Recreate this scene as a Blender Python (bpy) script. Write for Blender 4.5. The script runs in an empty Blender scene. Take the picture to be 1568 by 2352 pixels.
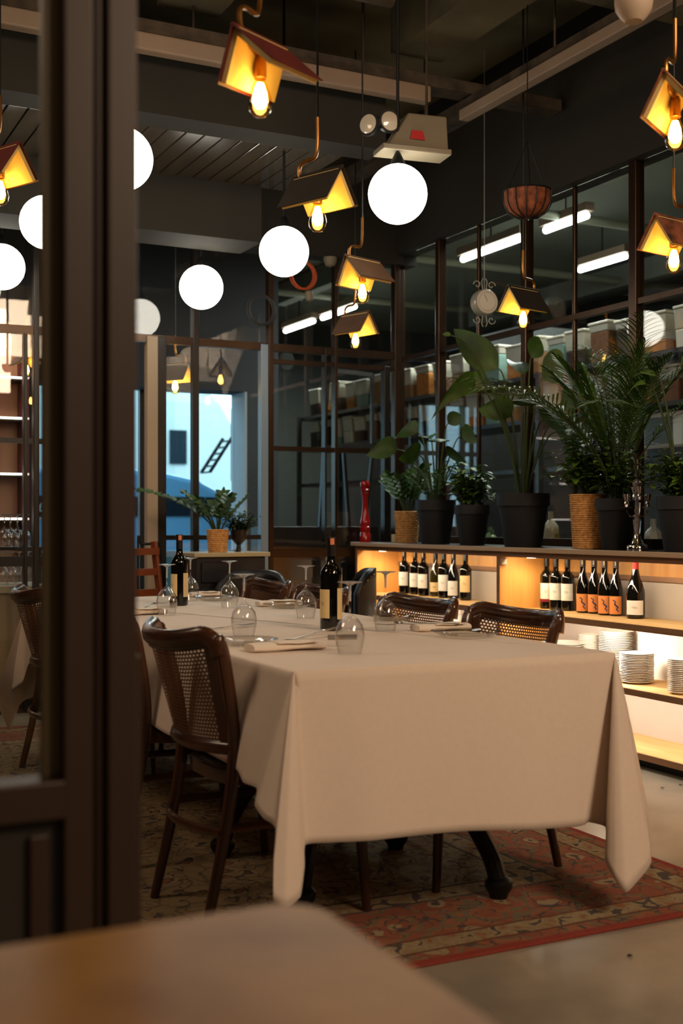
import bpy, math, random
from mathutils import Vector, Matrix
random.seed(7)
scene = bpy.context.scene
col = scene.collection
# ---------------------------------------------------------------- camera, world, exposure
F = 2750.0; TH = math.radians(26.7); S = math.sin(TH); Cc = math.cos(TH); H = 1.13
UC, VH = 784.0, 1200.0                      # principal column and horizon row of the photograph
cam = bpy.data.cameras.new('camera'); camo = bpy.data.objects.new('camera', cam); col.objects.link(camo)
camo.location = (0, 0, H); camo.rotation_euler = (math.pi/2, 0, -TH)
cam.sensor_fit = 'VERTICAL'; cam.sensor_height = 36; cam.sensor_width = 24
cam.lens = F/2352*36; cam.shift_y = (VH-1176)/2352
cam.clip_start = 0.05; cam.clip_end = 100
cam.dof.use_dof = True; cam.dof.focus_distance = 4.9; cam.dof.aperture_fstop = 2.8
scene.camera = camo
w = bpy.data.worlds.new('world'); scene.world = w; w.use_nodes = True
w.node_tree.nodes['Background'].inputs[0].default_value = (0.48, 0.80, 1.0, 1)
w.node_tree.nodes['Background'].inputs[1].default_value = 4.0
scene.view_settings.view_transform = 'Standard'; scene.view_settings.look = 'None'
scene.view_settings.gamma = 1; scene.view_settings.exposure = 0.0
scene.cycles.use_denoising = True
scene.cycles.max_bounces = 10; scene.cycles.transparent_max_bounces = 24
scene.cycles.glossy_bounces = 5; scene.cycles.transmission_bounces = 10
scene.cycles.sample_clamp_indirect = 4.0
scene.cycles.caustics_reflective = False; scene.cycles.caustics_refractive = False

WARM = (1.0, 0.66, 0.36)
def add_light(name, kind, loc, power, color, size=0.1, rot=None, size_y=None, spot=None):
    l = bpy.data.lights.new(name, kind); l.energy = power; l.color = color
    if kind == 'AREA':
        l.size = size
        if size_y: l.shape = 'RECTANGLE'; l.size_y = size_y
    else: l.shadow_soft_size = size
    if kind == 'SPOT': l.spot_size = spot or 1.6; l.spot_blend = .8
    o = bpy.data.objects.new(name, l); o.location = loc
    if rot: o.rotation_euler = rot
    col.objects.link(o); return o
def look(loc, to): return (Vector(to)-Vector(loc)).to_track_quat('-Z', 'Y').to_euler()
# unseen area lights for the front-room lamps; the last is added to brighten the left side
for loc, to, p, s in [((2.5, -1.2, 3.3), (1.8, 2.8, 0.3), 108, 1.2), ((3.0, 0.2, 3.4), (3.0, 4.4, 0.9), 26, 0.7), ((-1.2, -0.6, 3.3), (0.0, 1.3, 0.6), 9, 0.6), ((-1.0, 3.9, 3.1), (1.2, 3.9, 0.3), 24, 0.9)]:
    add_light('unseen_room_fill', 'AREA', loc, p, (1.0, 0.72, 0.50), s, look(loc, to))
SKY = (0.4, 0.75, 1.0)

# ---------------------------------------------------------------- pixel helpers (real depth always given)
def P(u, v, d):
    lat = (u-UC)*d/F
    return Vector((d*S+lat*Cc, d*Cc-lat*S, H-(v-VH)*d/F))
def YatX(u, X):
    r = (u-UC)/F; return X*(Cc-r*S)/(S+r*Cc)
def XatY(u, Y):
    r = (u-UC)/F; return Y*(S+r*Cc)/(Cc-r*S)
def dep(X, Y): return X*S+Y*Cc
def ZatXY(v, X, Y): return H-(v-VH)*dep(X, Y)/F
def onz(u, v, z):                            # point of a horizontal plane
    d = (H-z)*F/(v-VH); return P(u, v, d)
def yaw_cam(r, f): return math.atan2(-S*r+Cc*f, Cc*r+S*f)

# ---------------------------------------------------------------- materials
def lin(c): 
    return tuple(((x/255)/12.92 if x/255 <= .04045 else ((x/255+.055)/1.055)**2.4) for x in c)
MATS = {}
def mat(name, rgb, rough=.5, metal=0.0, noise=0.0, scale=8.0, stretch=(1, 1, 1), rgb2=None, bump=0.0, coat=0.0, trans=0.0, ior=1.45, emit=None, es=0.0, spec=.5, sheen=0.0, sss=0.0, coord='Object', bscale=None):
    if name in MATS: return MATS[name]
    m = bpy.data.materials.new(name); m.use_nodes = True; nt = m.node_tree; N = nt.nodes; L = nt.links
    b = N['Principled BSDF']; c = lin(rgb)
    b.inputs['Base Color'].default_value = (*c, 1); b.inputs['Roughness'].default_value = rough
    b.inputs['Metallic'].default_value = metal; b.inputs['Coat Weight'].default_value = coat
    b.inputs['Transmission Weight'].default_value = trans; b.inputs['IOR'].default_value = ior
    b.inputs['Specular IOR Level'].default_value = spec; b.inputs['Sheen Weight'].default_value = sheen
    if emit: b.inputs['Emission Color'].default_value = (*emit, 1); b.inputs['Emission Strength'].default_value = es
    if noise > 0 or rgb2 or bump > 0:
        tc = N.new('ShaderNodeTexCoord'); mp = N.new('ShaderNodeMapping'); mp.inputs['Scale'].default_value = stretch
        L.new(tc.outputs[coord], mp.inputs['Vector'])
        nz = N.new('ShaderNodeTexNoise'); nz.inputs['Scale'].default_value = scale; nz.inputs['Detail'].default_value = 6
        L.new(mp.outputs[0], nz.inputs['Vector'])
        if noise > 0 or rgb2:
            cr = N.new('ShaderNodeValToRGB'); c2 = lin(rgb2) if rgb2 else tuple(x*(1-noise) for x in c)
            cr.color_ramp.elements[0].color = (*c2, 1); cr.color_ramp.elements[0].position = .35
            cr.color_ramp.elements[1].color = (*c, 1); cr.color_ramp.elements[1].position = .65
            L.new(nz.outputs['Fac'], cr.inputs[0]); L.new(cr.outputs[0], b.inputs['Base Color'])
        if bump > 0:
            nb = nz
            if bscale:
                nb = N.new('ShaderNodeTexNoise'); nb.inputs['Scale'].default_value = bscale; L.new(mp.outputs[0], nb.inputs['Vector'])
            bp = N.new('ShaderNodeBump'); bp.inputs['Strength'].default_value = bump; bp.inputs['Distance'].default_value = .01
            L.new(nb.outputs['Fac'], bp.inputs['Height']); L.new(bp.outputs[0], b.inputs['Normal'])
    MATS[name] = m; return m
def emis(name, color, s):
    if name in MATS: return MATS[name]
    m = bpy.data.materials.new(name); m.use_nodes = True; nt = m.node_tree; nt.nodes.clear()
    e = nt.nodes.new('ShaderNodeEmission'); e.inputs[0].default_value = (*color, 1); e.inputs[1].default_value = s
    o = nt.nodes.new('ShaderNodeOutputMaterial'); nt.links.new(e.outputs[0], o.inputs[0]); MATS[name] = m; return m
def pane_mat(name, tint=(1, 1, 1), r0=.045, rough=0.0, ex=5.0):
    # thin clear glass: straight transmission plus a Schlick reflection that is the same from both sides
    m = bpy.data.materials.new(name); m.use_nodes = True; nt = m.node_tree; nt.nodes.clear(); L = nt.links
    t = nt.nodes.new('ShaderNodeBsdfTransparent'); t.inputs[0].default_value = (*tint, 1)
    g = nt.nodes.new('ShaderNodeBsdfGlossy'); g.inputs['Roughness'].default_value = rough
    ge = nt.nodes.new('ShaderNodeNewGeometry'); dt_ = nt.nodes.new('ShaderNodeVectorMath'); dt_.operation = 'DOT_PRODUCT'
    L.new(ge.outputs['Normal'], dt_.inputs[0]); L.new(ge.outputs['Incoming'], dt_.inputs[1])
    def M(op, *a):
        n = nt.nodes.new('ShaderNodeMath'); n.operation = op
        for i, x in enumerate(a):
            if isinstance(x, (int, float)): n.inputs[i].default_value = x
            else: L.new(x, n.inputs[i])
        return n.outputs[0]
    f = M('MULTIPLY_ADD', M('POWER', M('SUBTRACT', 1.0, M('ABSOLUTE', dt_.outputs['Value'])), ex), 1-r0, r0)
    x = nt.nodes.new('ShaderNodeMixShader'); o = nt.nodes.new('ShaderNodeOutputMaterial')
    L.new(f, x.inputs[0]); L.new(t.outputs[0], x.inputs[1]); L.new(g.outputs[0], x.inputs[2]); L.new(x.outputs[0], o.inputs[0])
    MATS[name] = m; return m
PANE = pane_mat('window_glass', (.97, .98, .97), .045)
GLASS = pane_mat('clear_glass', (.996, .996, .995), .09, 0, 3.5)
STEMG = mat('solid_stem_glass', (240, 242, 246), .04, trans=.5, ior=1.5)
GPLATE = pane_mat('plate_glass', (.98, .975, .95), .07, .04)
AMBERGLASS = pane_mat('bulb_glass', (1.0, .80, .42), .05)
WOODD = mat('dark_bentwood', (74, 44, 26), .28, rgb2=(44, 25, 15), scale=7, stretch=(1, 1, .25), coat=.35)
SEATM = mat('dark_seat_leather', (30, 24, 20), .45)
STEEL = mat('dark_window_steel', (38, 33, 29), .35, metal=.3, noise=.2, scale=5)
STEELW = mat('worn_bronze_steel', (66, 48, 34), .3, metal=.6, noise=.25, scale=6)
BLACK = mat('black_iron', (16, 16, 16), .45, metal=.2)
CONC = mat('polished_concrete', (150, 142, 126), .24, rgb2=(112, 106, 95), scale=1.7, bump=.03, bscale=30)
DARKC = mat('dark_ceiling_paint', (120, 108, 80), .9, rgb2=(88, 80, 60), scale=2)
DARKB = mat('black_painted_duct', (44, 41, 34), .85, noise=.2, scale=2)
TRAY = mat('galvanised_cable_tray', (92, 80, 66), .5, metal=.3, rgb2=(62, 54, 44), scale=12)
BATTEN = mat('cream_batten_enamel', (150, 128, 108), .5, noise=.12, scale=3)
OAK = mat('pale_shelf_wood', (226, 190, 132), .5, rgb2=(205, 164, 104), scale=3, stretch=(6, .6, 6))
OAKP = mat('golden_panel_wood', (228, 172, 98), .42, rgb2=(212, 148, 76), scale=2.5, stretch=(5, 5, .5))
EDGE = mat('brown_shelf_edge', (160, 120, 86), .5, rgb2=(134, 98, 70), scale=4, stretch=(5, .5, 5))
CTOP = mat('counter_slate', (52, 46, 42), .3, noise=.2, scale=4)
CEDGE = mat('counter_edge_trim', (204, 176, 146), .45, noise=.15, scale=3)
GREYP = mat('grey_back_board', (196, 186, 172), .6, noise=.05, scale=6)
CLOTH = mat('white_linen', (226, 208, 190), .85, noise=.03, scale=60, bump=.08, sheen=.25, bscale=420)
NAPK = mat('napkin_cotton', (238, 226, 210), .9, bump=.05, scale=200)
SILV = mat('stainless_steel', (190, 185, 178), .2, metal=1.0)
CHROME = mat('chrome', (225, 222, 220), .08, metal=1.0)
BRASS = mat('aged_brass', (176, 122, 60), .3, metal=.9, noise=.2, scale=20)
CREAMW = mat('white_porcelain', (240, 232, 218), .18, coat=.3)
WICK = mat('woven_wicker', (236, 184, 116), .7, rgb2=(196, 142, 82), scale=60, bump=.5)
POTD = mat('anthracite_pot', (36, 37, 40), .6, noise=.1, scale=10)
SOIL = mat('potting_soil', (34, 25, 18), .95, bump=.5, scale=60)
LEAF = mat('deep_green_leaf', (58, 94, 30), .5, rgb2=(36, 62, 24), scale=9)
LEAF2 = mat('palm_leaf_green', (84, 124, 40), .6, rgb2=(50, 82, 30), scale=9)
LEAF3 = mat('fresh_green_leaf', (104, 140, 44), .55, rgb2=(64, 94, 34), scale=9)
STALK = mat('green_stalk', (56, 72, 34), .6)
WINEB = mat('black_wine_bottle_glass', (10, 10, 9), .06, coat=.4, spec=.6)
WINEO = mat('olive_wine_bottle_glass', (46, 40, 14), .06, coat=.4)
FOIL = mat('black_bottle_foil', (22, 20, 19), .35)
LABC = mat('cream_wine_label', (232, 206, 150), .7)
LABW = mat('white_wine_label', (236, 232, 222), .7)
LABO = mat('orange_wine_label', (222, 140, 74), .7)
INK = mat('label_ink', (120, 92, 60), .8); INKB = mat('blue_label_ink', (28, 54, 110), .8); INKR = mat('red_label_ink', (130, 28, 38), .8)
STAMP = mat('orange_tax_stamp', (226, 134, 96), .7)
REDL = mat('glossy_red_lacquer', (170, 20, 22), .18, coat=.6)
PAINTP = mat('brown_partition_paint', (50, 35, 25), .45, noise=.12, scale=3)
PAINTJ = mat('lit_jamb_paint', (88, 76, 52), .5, noise=.1, scale=3)  # greenish light on the jamb is put into a lighter colour
MARB = mat('tan_stone_tabletop', (150, 114, 66), .36, rgb2=(118, 84, 42), scale=4.5, spec=.15)

# ---------------------------------------------------------------- mesh builder
class MB:
    def __init__(s): s.v = []; s.f = []; s.uv = {}
    def add(s, vs, fs):
        o = len(s.v); s.v += [tuple(x) for x in vs]; s.f += [tuple(i+o for i in f) for f in fs]; return s
    def box(s, a, b):
        x0, y0, z0 = a; x1, y1, z1 = b
        s.add([(x0,y0,z0),(x1,y0,z0),(x1,y1,z0),(x0,y1,z0),(x0,y0,z1),(x1,y0,z1),(x1,y1,z1),(x0,y1,z1)],
              [(0,3,2,1),(4,5,6,7),(0,1,5,4),(1,2,6,5),(2,3,7,6),(3,0,4,7)]); return s
    def cbox(s, c, size): 
        return s.box([c[i]-size[i]/2 for i in range(3)], [c[i]+size[i]/2 for i in range(3)])
    def bar(s, p, q, wd, ht, up=(0, 0, 1)):
        p = Vector(p); q = Vector(q); d = (q-p).normalized(); up = Vector(up)
        if abs(d.dot(up)) > .98: up = Vector((0, 1, 0))
        sd = d.cross(up).normalized(); u2 = sd.cross(d)
        vs = [e+sd*a*wd/2+u2*b*ht/2 for e in (p, q) for a, b in ((-1,-1),(1,-1),(1,1),(-1,1))]
        s.add(vs, [(0,1,2,3),(7,6,5,4),(0,4,5,1),(1,5,6,2),(2,6,7,3),(3,7,4,0)]); return s
    def tube(s, path, r, seg=8, flat=1.0, ref=None, cap=True):
        pts = [Vector(p) for p in path]; n = len(pts)
        rs = r if isinstance(r, (list, tuple)) else [r]*n
        t0 = (pts[1]-pts[0]).normalized()
        up = Vector(ref) if ref else (Vector((0, 0, 1)) if abs(t0.z) < .9 else Vector((1, 0, 0)))
        rings = []; base = len(s.v)
        for i, p in enumerate(pts):
            t = (pts[min(i+1, n-1)]-pts[max(i-1, 0)]).normalized()
            a = t.cross(up)
            if a.length < 1e-4: a = t.cross(Vector((0, 1, .1)))
            a.normalize(); b = a.cross(t).normalized(); 
            if not ref: up = b
            for k in range(seg):
                an = 2*math.pi*k/seg
                s.v.append(tuple(p+a*math.cos(an)*rs[i]+b*math.sin(an)*rs[i]*flat))
        for i in range(n-1):
            for k in range(seg):
                a0 = base+i*seg+k; a1 = base+i*seg+(k+1) % seg
                s.f.append((a0, a1, a1+seg, a0+seg))
        if cap:
            s.f.append(tuple(base+k for k in range(seg))[::-1]); s.f.append(tuple(base+(n-1)*seg+k for k in range(seg)))
        return s
    def lathe(s, prof, seg=24, c=(0, 0, 0), close=False):
        base = len(s.v); n = len(prof)
        for (r, z) in prof:
            for k in range(seg):
                an = 2*math.pi*k/seg; s.v.append((c[0]+r*math.cos(an), c[1]+r*math.sin(an), c[2]+z))
        rng = n if close else n-1
        for i in range(rng):
            j = (i+1) % n
            for k in range(seg):
                k2 = (k+1) % seg
                s.f.append((base+i*seg+k, base+i*seg+k2, base+j*seg+k2, base+j*seg+k))
        if not close:
            if prof[0][0] > 1e-5: s.f.append(tuple(base+k for k in range(seg))[::-1])
            if prof[-1][0] > 1e-5: s.f.append(tuple(base+(n-1)*seg+k for k in range(seg)))
        return s
    def grid(s, fn, nu, nv, uvfn=None, wrap=False):
        base = len(s.v)
        for j in range(nv+1):
            for i in range(nu+1):
                s.v.append(tuple(fn(i/nu, j/nv)))
                if uvfn: s.uv[len(s.v)-1] = uvfn(i/nu, j/nv)
        for j in range(nv):
            for i in range(nu):
                a = base+j*(nu+1)+i; s.f.append((a, a+1, a+nu+2, a+nu+1))
        return s
    def build(s, name, m, parent=None, smooth=True, bevel=0, subsurf=0, solid=0, angle=35, loc=None, rot=None):
        me = bpy.data.meshes.new(name); me.from_pydata(s.v, [], s.f); me.validate(); me.update()
        me.materials.append(m)
        if s.uv:
            ul = me.uv_layers.new(name='UVMap')
            for lp in me.loops: ul.data[lp.index].uv = s.uv.get(lp.vertex_index, (0, 0))
        if smooth:
            me.shade_smooth(); me.set_sharp_from_angle(angle=math.radians(angle))
        o = bpy.data.objects.new(name, me); col.objects.link(o)
        if parent: o.parent = parent
        if loc: o.location = loc
        if rot: o.rotation_euler = rot
        if solid: md = o.modifiers.new('thickness', 'SOLIDIFY'); md.thickness = solid; md.offset = 0
        if bevel: md = o.modifiers.new('bevel', 'BEVEL'); md.width = bevel; md.segments = 2; md.limit_method = 'ANGLE'
        if subsurf: md = o.modifiers.new('sub', 'SUBSURF'); md.levels = subsurf; md.render_levels = subsurf
        return o
def B(name, a, b, m, parent=None, bevel=0): return MB().box(a, b).build(name, m, parent, smooth=False, bevel=bevel)
def tag(o, label=None, cat=None, group=None, kind=None):
    if label: o['label'] = label
    if cat: o['category'] = cat
    if group: o['group'] = group
    if kind: o['kind'] = kind
    return o
def empty(name, loc, rz=0, label=None, cat=None, group=None):
    o = bpy.data.objects.new(name, None); o.empty_display_size = .05; col.objects.link(o)
    o.location = loc; o.rotation_euler = (0, 0, rz); return tag(o, label, cat, group)
def struct(o, label): return tag(o, label, 'structure', None, 'structure')
def copy_tree(o, parent=None):
    c = o.copy(); col.objects.link(c); c.parent = parent
    for ch in list(o.children): copy_tree(ch, c)
    return c
def smoothpath(pts, k=6):
    pts = [Vector(p) for p in pts]; out = []
    for i in range(len(pts)-1):
        p0 = pts[max(i-1, 0)]; p1 = pts[i]; p2 = pts[i+1]; p3 = pts[min(i+2, len(pts)-1)]
        for j in range(k):
            t = j/k
            out.append(.5*((2*p1)+(p2-p0)*t+(2*p0-5*p1+4*p2-p3)*t*t+(-p0+3*p1-3*p2+p3)*t**3))
    out.append(pts[-1]); return out

# ================================================================= STRUCTURE
def prism(name, pts, z0, z1, m):
    n_ = len(pts); return MB().add([(x, y, z0) for x, y in pts]+[(x, y, z1) for x, y in pts], [tuple(range(n_))[::-1], tuple(range(n_, 2*n_))]+[(i, (i+1) % n_, (i+1) % n_+n_, i+n_) for i in range(n_)]).build(name, m, smooth=False)
XG, YB = 4.08, 7.21           # glazed kitchen wall plane, glazed back wall plane
CZ = 3.85
struct(B('floor', (-3, -3.5, -.06), (9, 9.42, 0), CONC), 'polished grey concrete floor of the dining room')
struct(B('ceiling', (-3, -3.5, CZ), (9, 9.42, CZ+.1), DARKC), 'dark painted concrete ceiling high above the table')
struct(B('wall_left', (-3.1, -3.5, 0), (-3, 9.42, CZ), mat('dim_plaster', (96, 82, 66), .8, noise=.1, scale=2)), 'dim plaster wall on the left')
struct(B('wall_front', (-3, -3.6, 0), (9, -3.5, CZ), MATS['dim_plaster']), 'plaster wall behind the photographer')
struct(B('wall_right', (8.6, -3.5, 0), (8.7, 14.5, CZ), mat('kitchen_wall_paint', (66, 68, 64), .7, noise=.08, scale=2)), 'grey kitchen wall at the far right')
struct(prism('floor_kitchen', [(3.95, 9.42), (9, 9.42), (9, 13.7), (5.6, 13.7)], -.06, 0, CONC), 'polished concrete floor at the far end of the kitchen')
struct(B('wall_kitchen_end', (5.6, 13.6, 0), (8.6, 13.7, CZ), MATS['kitchen_wall_paint']), 'grey far end wall of the kitchen')
struct(prism('wall_corridor', [(3.93, 9.42), (4.0, 9.40), (5.68, 13.6), (5.6, 13.6)], 0, CZ, MATS['kitchen_wall_paint']), 'grey wall between the kitchen and the street')
# waffle ceiling ribs
for i, y in enumerate((2.9, 4.1, 7.9)):
    struct(B('trim_%d' % (i+1), (-3, y, CZ-.35), (XG-.05, y+.28, CZ), DARKC), 'dark concrete ceiling rib, %s from the camera' % ('first', 'second', 'third')[i])
for i, x in enumerate((.4, 1.75, 3.0)):
    struct(B('trim_%d' % (i+4), (x, -3.5, CZ-.3), (x+.3, 5.4, CZ), DARKC), 'dark concrete ceiling rib running away, %s from the left' % ('first', 'second', 'third')[i])
# header above the kitchen glass, above the back glass
ZT = 2.967
struct(B('wall_kitchen_header', (XG-.06, 0, ZT), (XG+.10, YB, CZ), DARKB), 'black header wall above the kitchen glazing')
struct(B('wall_back_header', (-3, YB-.05, 2.9), (XG+.1, YB+.1, CZ), DARKB), 'black header wall above the back glazing')
# the kitchen glazed wall: posts, rail, panes (one window)
def frame_wall(name, label, posts, rails, horizontal, mats=STEELW):
    o = empty(name, (0, 0, 0)); struct(o, label); return o
kw = empty('window_1', (XG, 0, 0)); struct(kw, 'glazed steel-framed wall between dining room and kitchen')
posts = [(917, .045), (1012, .045), (1100, .02), (1210, .05), (1320, .02), (1461, .055)]
yp = [(YatX(u, XG), wd) for u, wd in posts]
for (y, wd) in yp:
    dw = .03 if wd > .03 else .012
    MB().box((-dw, y-wd/2, 1.0), (dw, y+wd/2, ZT)).build('mullion', STEELW, kw, smooth=False, bevel=.004)
MB().box((-.02, .5, 2.235), (.02, YB-.06, 2.265)).build('transom', STEELW, kw, smooth=False)
MB().box((-.03, .5, .96), (.03, YB-.06, 1.04)).build('bottom_rail', STEELW, kw, smooth=False)
MB().box((-.03, .5, 0), (.03, YB-.06, .96)).build('base_panel', STEEL, kw, smooth=False)
ys = [YB-.06]+[y for y, wd in yp]+[.5]
for i in range(len(ys)-1):
    MB().box((-.003, ys[i+1]+.02, 1.04), (.003, ys[i]-.02, ZT-.003)).build('pane', PANE, kw, smooth=False)
# back glazed wall
bw = empty('window_2', (0, YB, 0)); struct(bw, 'glazed steel grid wall at the back of the room with daylight behind')
BLUES = mat('daylight_tinted_steel', (140, 162, 184), .3, metal=.2)  # blue daylight is put into this steel's base colour
xs = []
for u, wd, z0, z1, m in [(-150, .04, 0, 2.9, STEEL), (57, .022, 0, 2.25, STEEL), (82, .035, 0, 2.9, STEEL), (200, .04, 0, 2.9, STEEL), (347, .07, 0, 2.29, mat('cream_column_paint', (176, 156, 132), .6)),
                         (369, .055, 0, 2.29, STEEL), (447, .04, 0, 2.9, STEEL), (604, .05, 0, 2.29, BLUES), (619, .035, 0, 2.9, STEELW), (744, .012, 1.0, 2.29, STEEL), (768, .02, 0, 2.9, STEELW), (885, .045, 0, 2.2, STEEL), (908, .04, 0, 2.9, STEELW)]:
    X = XatY(u, YB); xs.append(X)
    MB().box((X-wd/2, -.03, z0), (X+wd/2, .03, z1)).build('mullion', m, bw, smooth=False, bevel=.003)
xa, xb = XatY(619, YB), XG+.03
xl = XatY(200, YB); xm = XatY(369, YB); xr = XatY(604, YB)
MB().box((-3, -.02, 2.25), (XG-.03, .02, 2.30)).build('transom', STEELW, bw, smooth=False)
for x0, x1, z0, z1 in [(-3, xl, 1.60, 1.63), (-3, xl, .87, .93), (xa, XG, 1.60, 1.63), (xa, XG, .90, .96), (xm, xr, 1.02, 1.05), (xa, XG, 2.17, 2.20), (-3, xl, 0, .08), (xm, XG, 0, .08)]:
    MB().box((x0, -.022, z0), (x1, .022, z1)).build('rail', STEELW if x0 == xa else STEEL, bw, smooth=False)
MB().box((xm, -.01, .08), (xr, .01, 1.02)).build('pane', PANE, bw, smooth=False)
MB().box((xa, -.003, .96), (XG-.03, .003, 2.9)).build('pane', PANE, bw, smooth=False)
MB().box((xa, -.003, .08), (XG-.03, .003, .90)).build('pane', PANE, bw, smooth=False)
MB().box((xm, -.003, 1.05), (xr, .003, 2.25)).build('pane', PANE, bw, smooth=False)
MB().box((-3, -.003, .93), (xl, .003, 2.25)).build('pane', PANE, bw, smooth=False)
MB().box((-3, -.003, .08), (xl, .003, .87)).build('pane', PANE, bw, smooth=False)
MB().box((-3, -.003, 2.3), (xa, .003, 2.9)).build('pane', PANE, bw, smooth=False)
tag(B('reflection_backing', (XatY(622, YB+.2), YB+.2, 0), (4.02, YB+.55, 1.10), mat('backing_dark', (26, 25, 26), .4)), 'added dark box behind the lower back glass so reflections show', 'cabinet')  # added dark backing that lets shelf reflections show in the lower glass
# an inner window leaf frame in the back glazing and its slanting stays
lf = empty('window_4', (0, YB+.35, 0)); struct(lf, 'steel window leaf standing open behind the back glazing')
xw0, xw1 = XatY(768, YB+.35), XatY(892, YB+.35)
for a, b in [((xw0, 0, 1.66), (xw1, .25, 1.70)), ((xw0, 0, 2.2), (xw1, .25, 2.22)), ((xw0, 0, 1.66), (xw0, 0, 2.22)), ((xw1, .25, 1.68), (xw1, .25, 2.22)), ((xw0+.15, .06, 1.0), (xw0+.1, .06, 1.66)), ((xw0-.12, 0, 1.0), (xw0-.05, 0, 2.2)), ((xw1-.1, .2, 1.0), (xw1-.02, .2, 1.68))]:
    MB().bar(a, b, .022, .03).build('frame_bar', STEEL, lf, smooth=False)
# outer wall towards the street with its opening
OY0, OY1 = 9.12, 9.42; OX0, OX1, OZ = 2.02, 3.70, 2.2
DKP = mat('vestibule_dark_paint', (48, 50, 54), .75, noise=.1, scale=3)
LBP = mat('daylit_reveal_tone', (150, 160, 168), .7, noise=.06, scale=3)  # daylight falling on the reveal is put into this paler tone
struct(B('wall_back_left', (-3, OY0, 0), (OX0, OY1, CZ), DKP), 'dark outer wall left of the street opening')
struct(B('wall_back_right', (OX1+.02, OY0, 0), (4.0, OY1, CZ), DKP), 'dark outer wall right of the street opening')
struct(B('wall_back_reveal', (OX1, OY0, 0), (OX1+.02, OY1, OZ), LBP), 'plaster reveal, tinted pale for daylight, at the right of the street opening')
struct(B('wall_back_top', (OX0, OY0, OZ), (OX1+.02, OY1, CZ), DKP), 'dark outer wall above the street opening')
sw = empty('window_3', (0, OY1-.05, 0)); struct(sw, 'street window with dark frame and sill')
for u, wd in ((325, .05), (343, .09), (372, .05)):
    X = XatY(u, OY1-.05); MB().box((X-wd/2, -.03, 0), (X+wd/2, .03, OZ)).build('mullion', STEEL, sw, smooth=False)
MB().box((XatY(372, OY1), -.004, .9), (OX1, .004, OZ)).build('pane', PANE, sw, smooth=False)
MB().box((XatY(372, OY1), -.03, .85), (OX1, .05, .9)).build('sill', BLUES, sw, smooth=False)
# outside
struct(B('ground', (-6, 14.5, -.05), (16, 30, 0), mat('street_paving', (150, 158, 162), .8, noise=.1, scale=2)), 'grey street paving outside')
struct(prism('pavement', [(-6, 9.42), (3.95, 9.42), (5.95, 14.5), (-6, 14.5)], -.05, 0.0, MATS['street_paving']), 'pavement outside the street window')
fac = empty('building', (0, 17, 0), 0, 'pale rendered building across the street behind the van', 'building')
MB().box((-2, 0, 0), (5.78, 3, 5)).build('wall', mat('pale_render', (226, 232, 226), .9, noise=.06, scale=1), fac, smooth=False)
MB().add([(5.78, 0, 0), (7.2, 0, 0), (5.78, 0, 4.2), (5.78, 3, 0), (7.2, 3, 0), (5.78, 3, 4.2)], [(0, 1, 2), (3, 5, 4), (1, 4, 5, 2)]) if False else None
g = MB(); g.add([(5.78, 0, 0), (7.1, 0, 0), (7.1, 0, 1.9), (6.5, 0, 2.9), (5.78, 0, 3.6), (5.78, 3, 0), (7.1, 3, 0), (7.1, 3, 1.9), (6.5, 3, 2.9), (5.78, 3, 3.6)], [(0, 1, 2, 3, 4), (9, 8, 7, 6, 5), (1, 6, 7, 2), (2, 7, 8, 3), (3, 8, 9, 4)])
g.build('sloping_wing', mat('white_render', (240, 242, 236), .9), fac, smooth=False)
X = XatY(408, 17); MB().box((X-.13, -.03, 2.0), (X+.13, 0, 2.5)).build('window', mat('dark_pane', (40, 52, 60), .2), fac, smooth=False)
van = empty('parked_van', (0, 13, 0), 0, 'pale blue parked van with a rack, seen through the street window', 'vehicle')
vb = MB(); prof = [(-1.6, .35), (-1.6, 1.25), (-1.35, 1.62), (-.6, 1.74), (.6, 1.72), (1.1, 1.62), (1.45, 1.45), (1.75, 1.25), (1.8, .8), (1.8, .35)]
n = len(prof); vb.add([(3.6+x, 0, z) for x, z in prof]+[(3.6+x, 1.6, z) for x, z in prof], [tuple(range(n)), tuple(range(2*n-1, n-1, -1))]+[(i, i+n, (i+1) % n+n, (i+1) % n) for i in range(n)])
vb.build('body', mat('pale_blue_car_paint', (120, 176, 214), .25, coat=.6), van, smooth=False, bevel=.06)
MB().box((2.15, -.012, 1.20), (4.95, .0, 1.42)).build('side_window', mat('car_glass', (20, 34, 46), .08), van, smooth=False)
for x in (2.6, 4.8): MB().tube([(x, -.02, .33), (x, .2, .33)], .33, 20).build('wheel', BLACK, van)
ld = MB(); lx, lz = XatY(482, 13.2), 1.72
for yy in (.2, .5): ld.bar((lx, yy, lz), (lx+.28, yy, lz+.42), .025, .035)
for k in range(6): ld.bar((lx+.05*k, .2, lz+.075*k), (lx+.05*k, .5, lz+.075*k), .02, .02)
for k in range(3): ld.bar((lx+.28, .2, lz+.1+.16*k), (lx+.6, .2, lz+.1+.16*k), .02, .025)
ld.bar((lx+.28, .2, lz-.1), (lx+.28, .2, lz+.75), .03, .03); ld.build('roof_ladder', BLACK, van, smooth=False)
aw = empty('shop_awning', (2.1, 11.3, 1.2), 0, 'dark blue street sign board with white script letters', 'sign')
MB().box((-.6, 0, -.02), (.6, .04, .16)).build('board', mat('navy_board', (16, 28, 58), .5), aw, smooth=False)
MB().box((-.6, -.005, -.04), (.6, .045, -.02)).build('white_edge', mat('white_strip', (235, 240, 240), .5), aw, smooth=False)
tx = bpy.data.curves.new('lettering', 'FONT'); tx.body = 'ne'; tx.size = .2; tx.extrude = .004; tx.shear = .3
tmp = bpy.data.objects.new('lettering_curve', tx); col.objects.link(tmp); bpy.context.view_layer.update()
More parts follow.
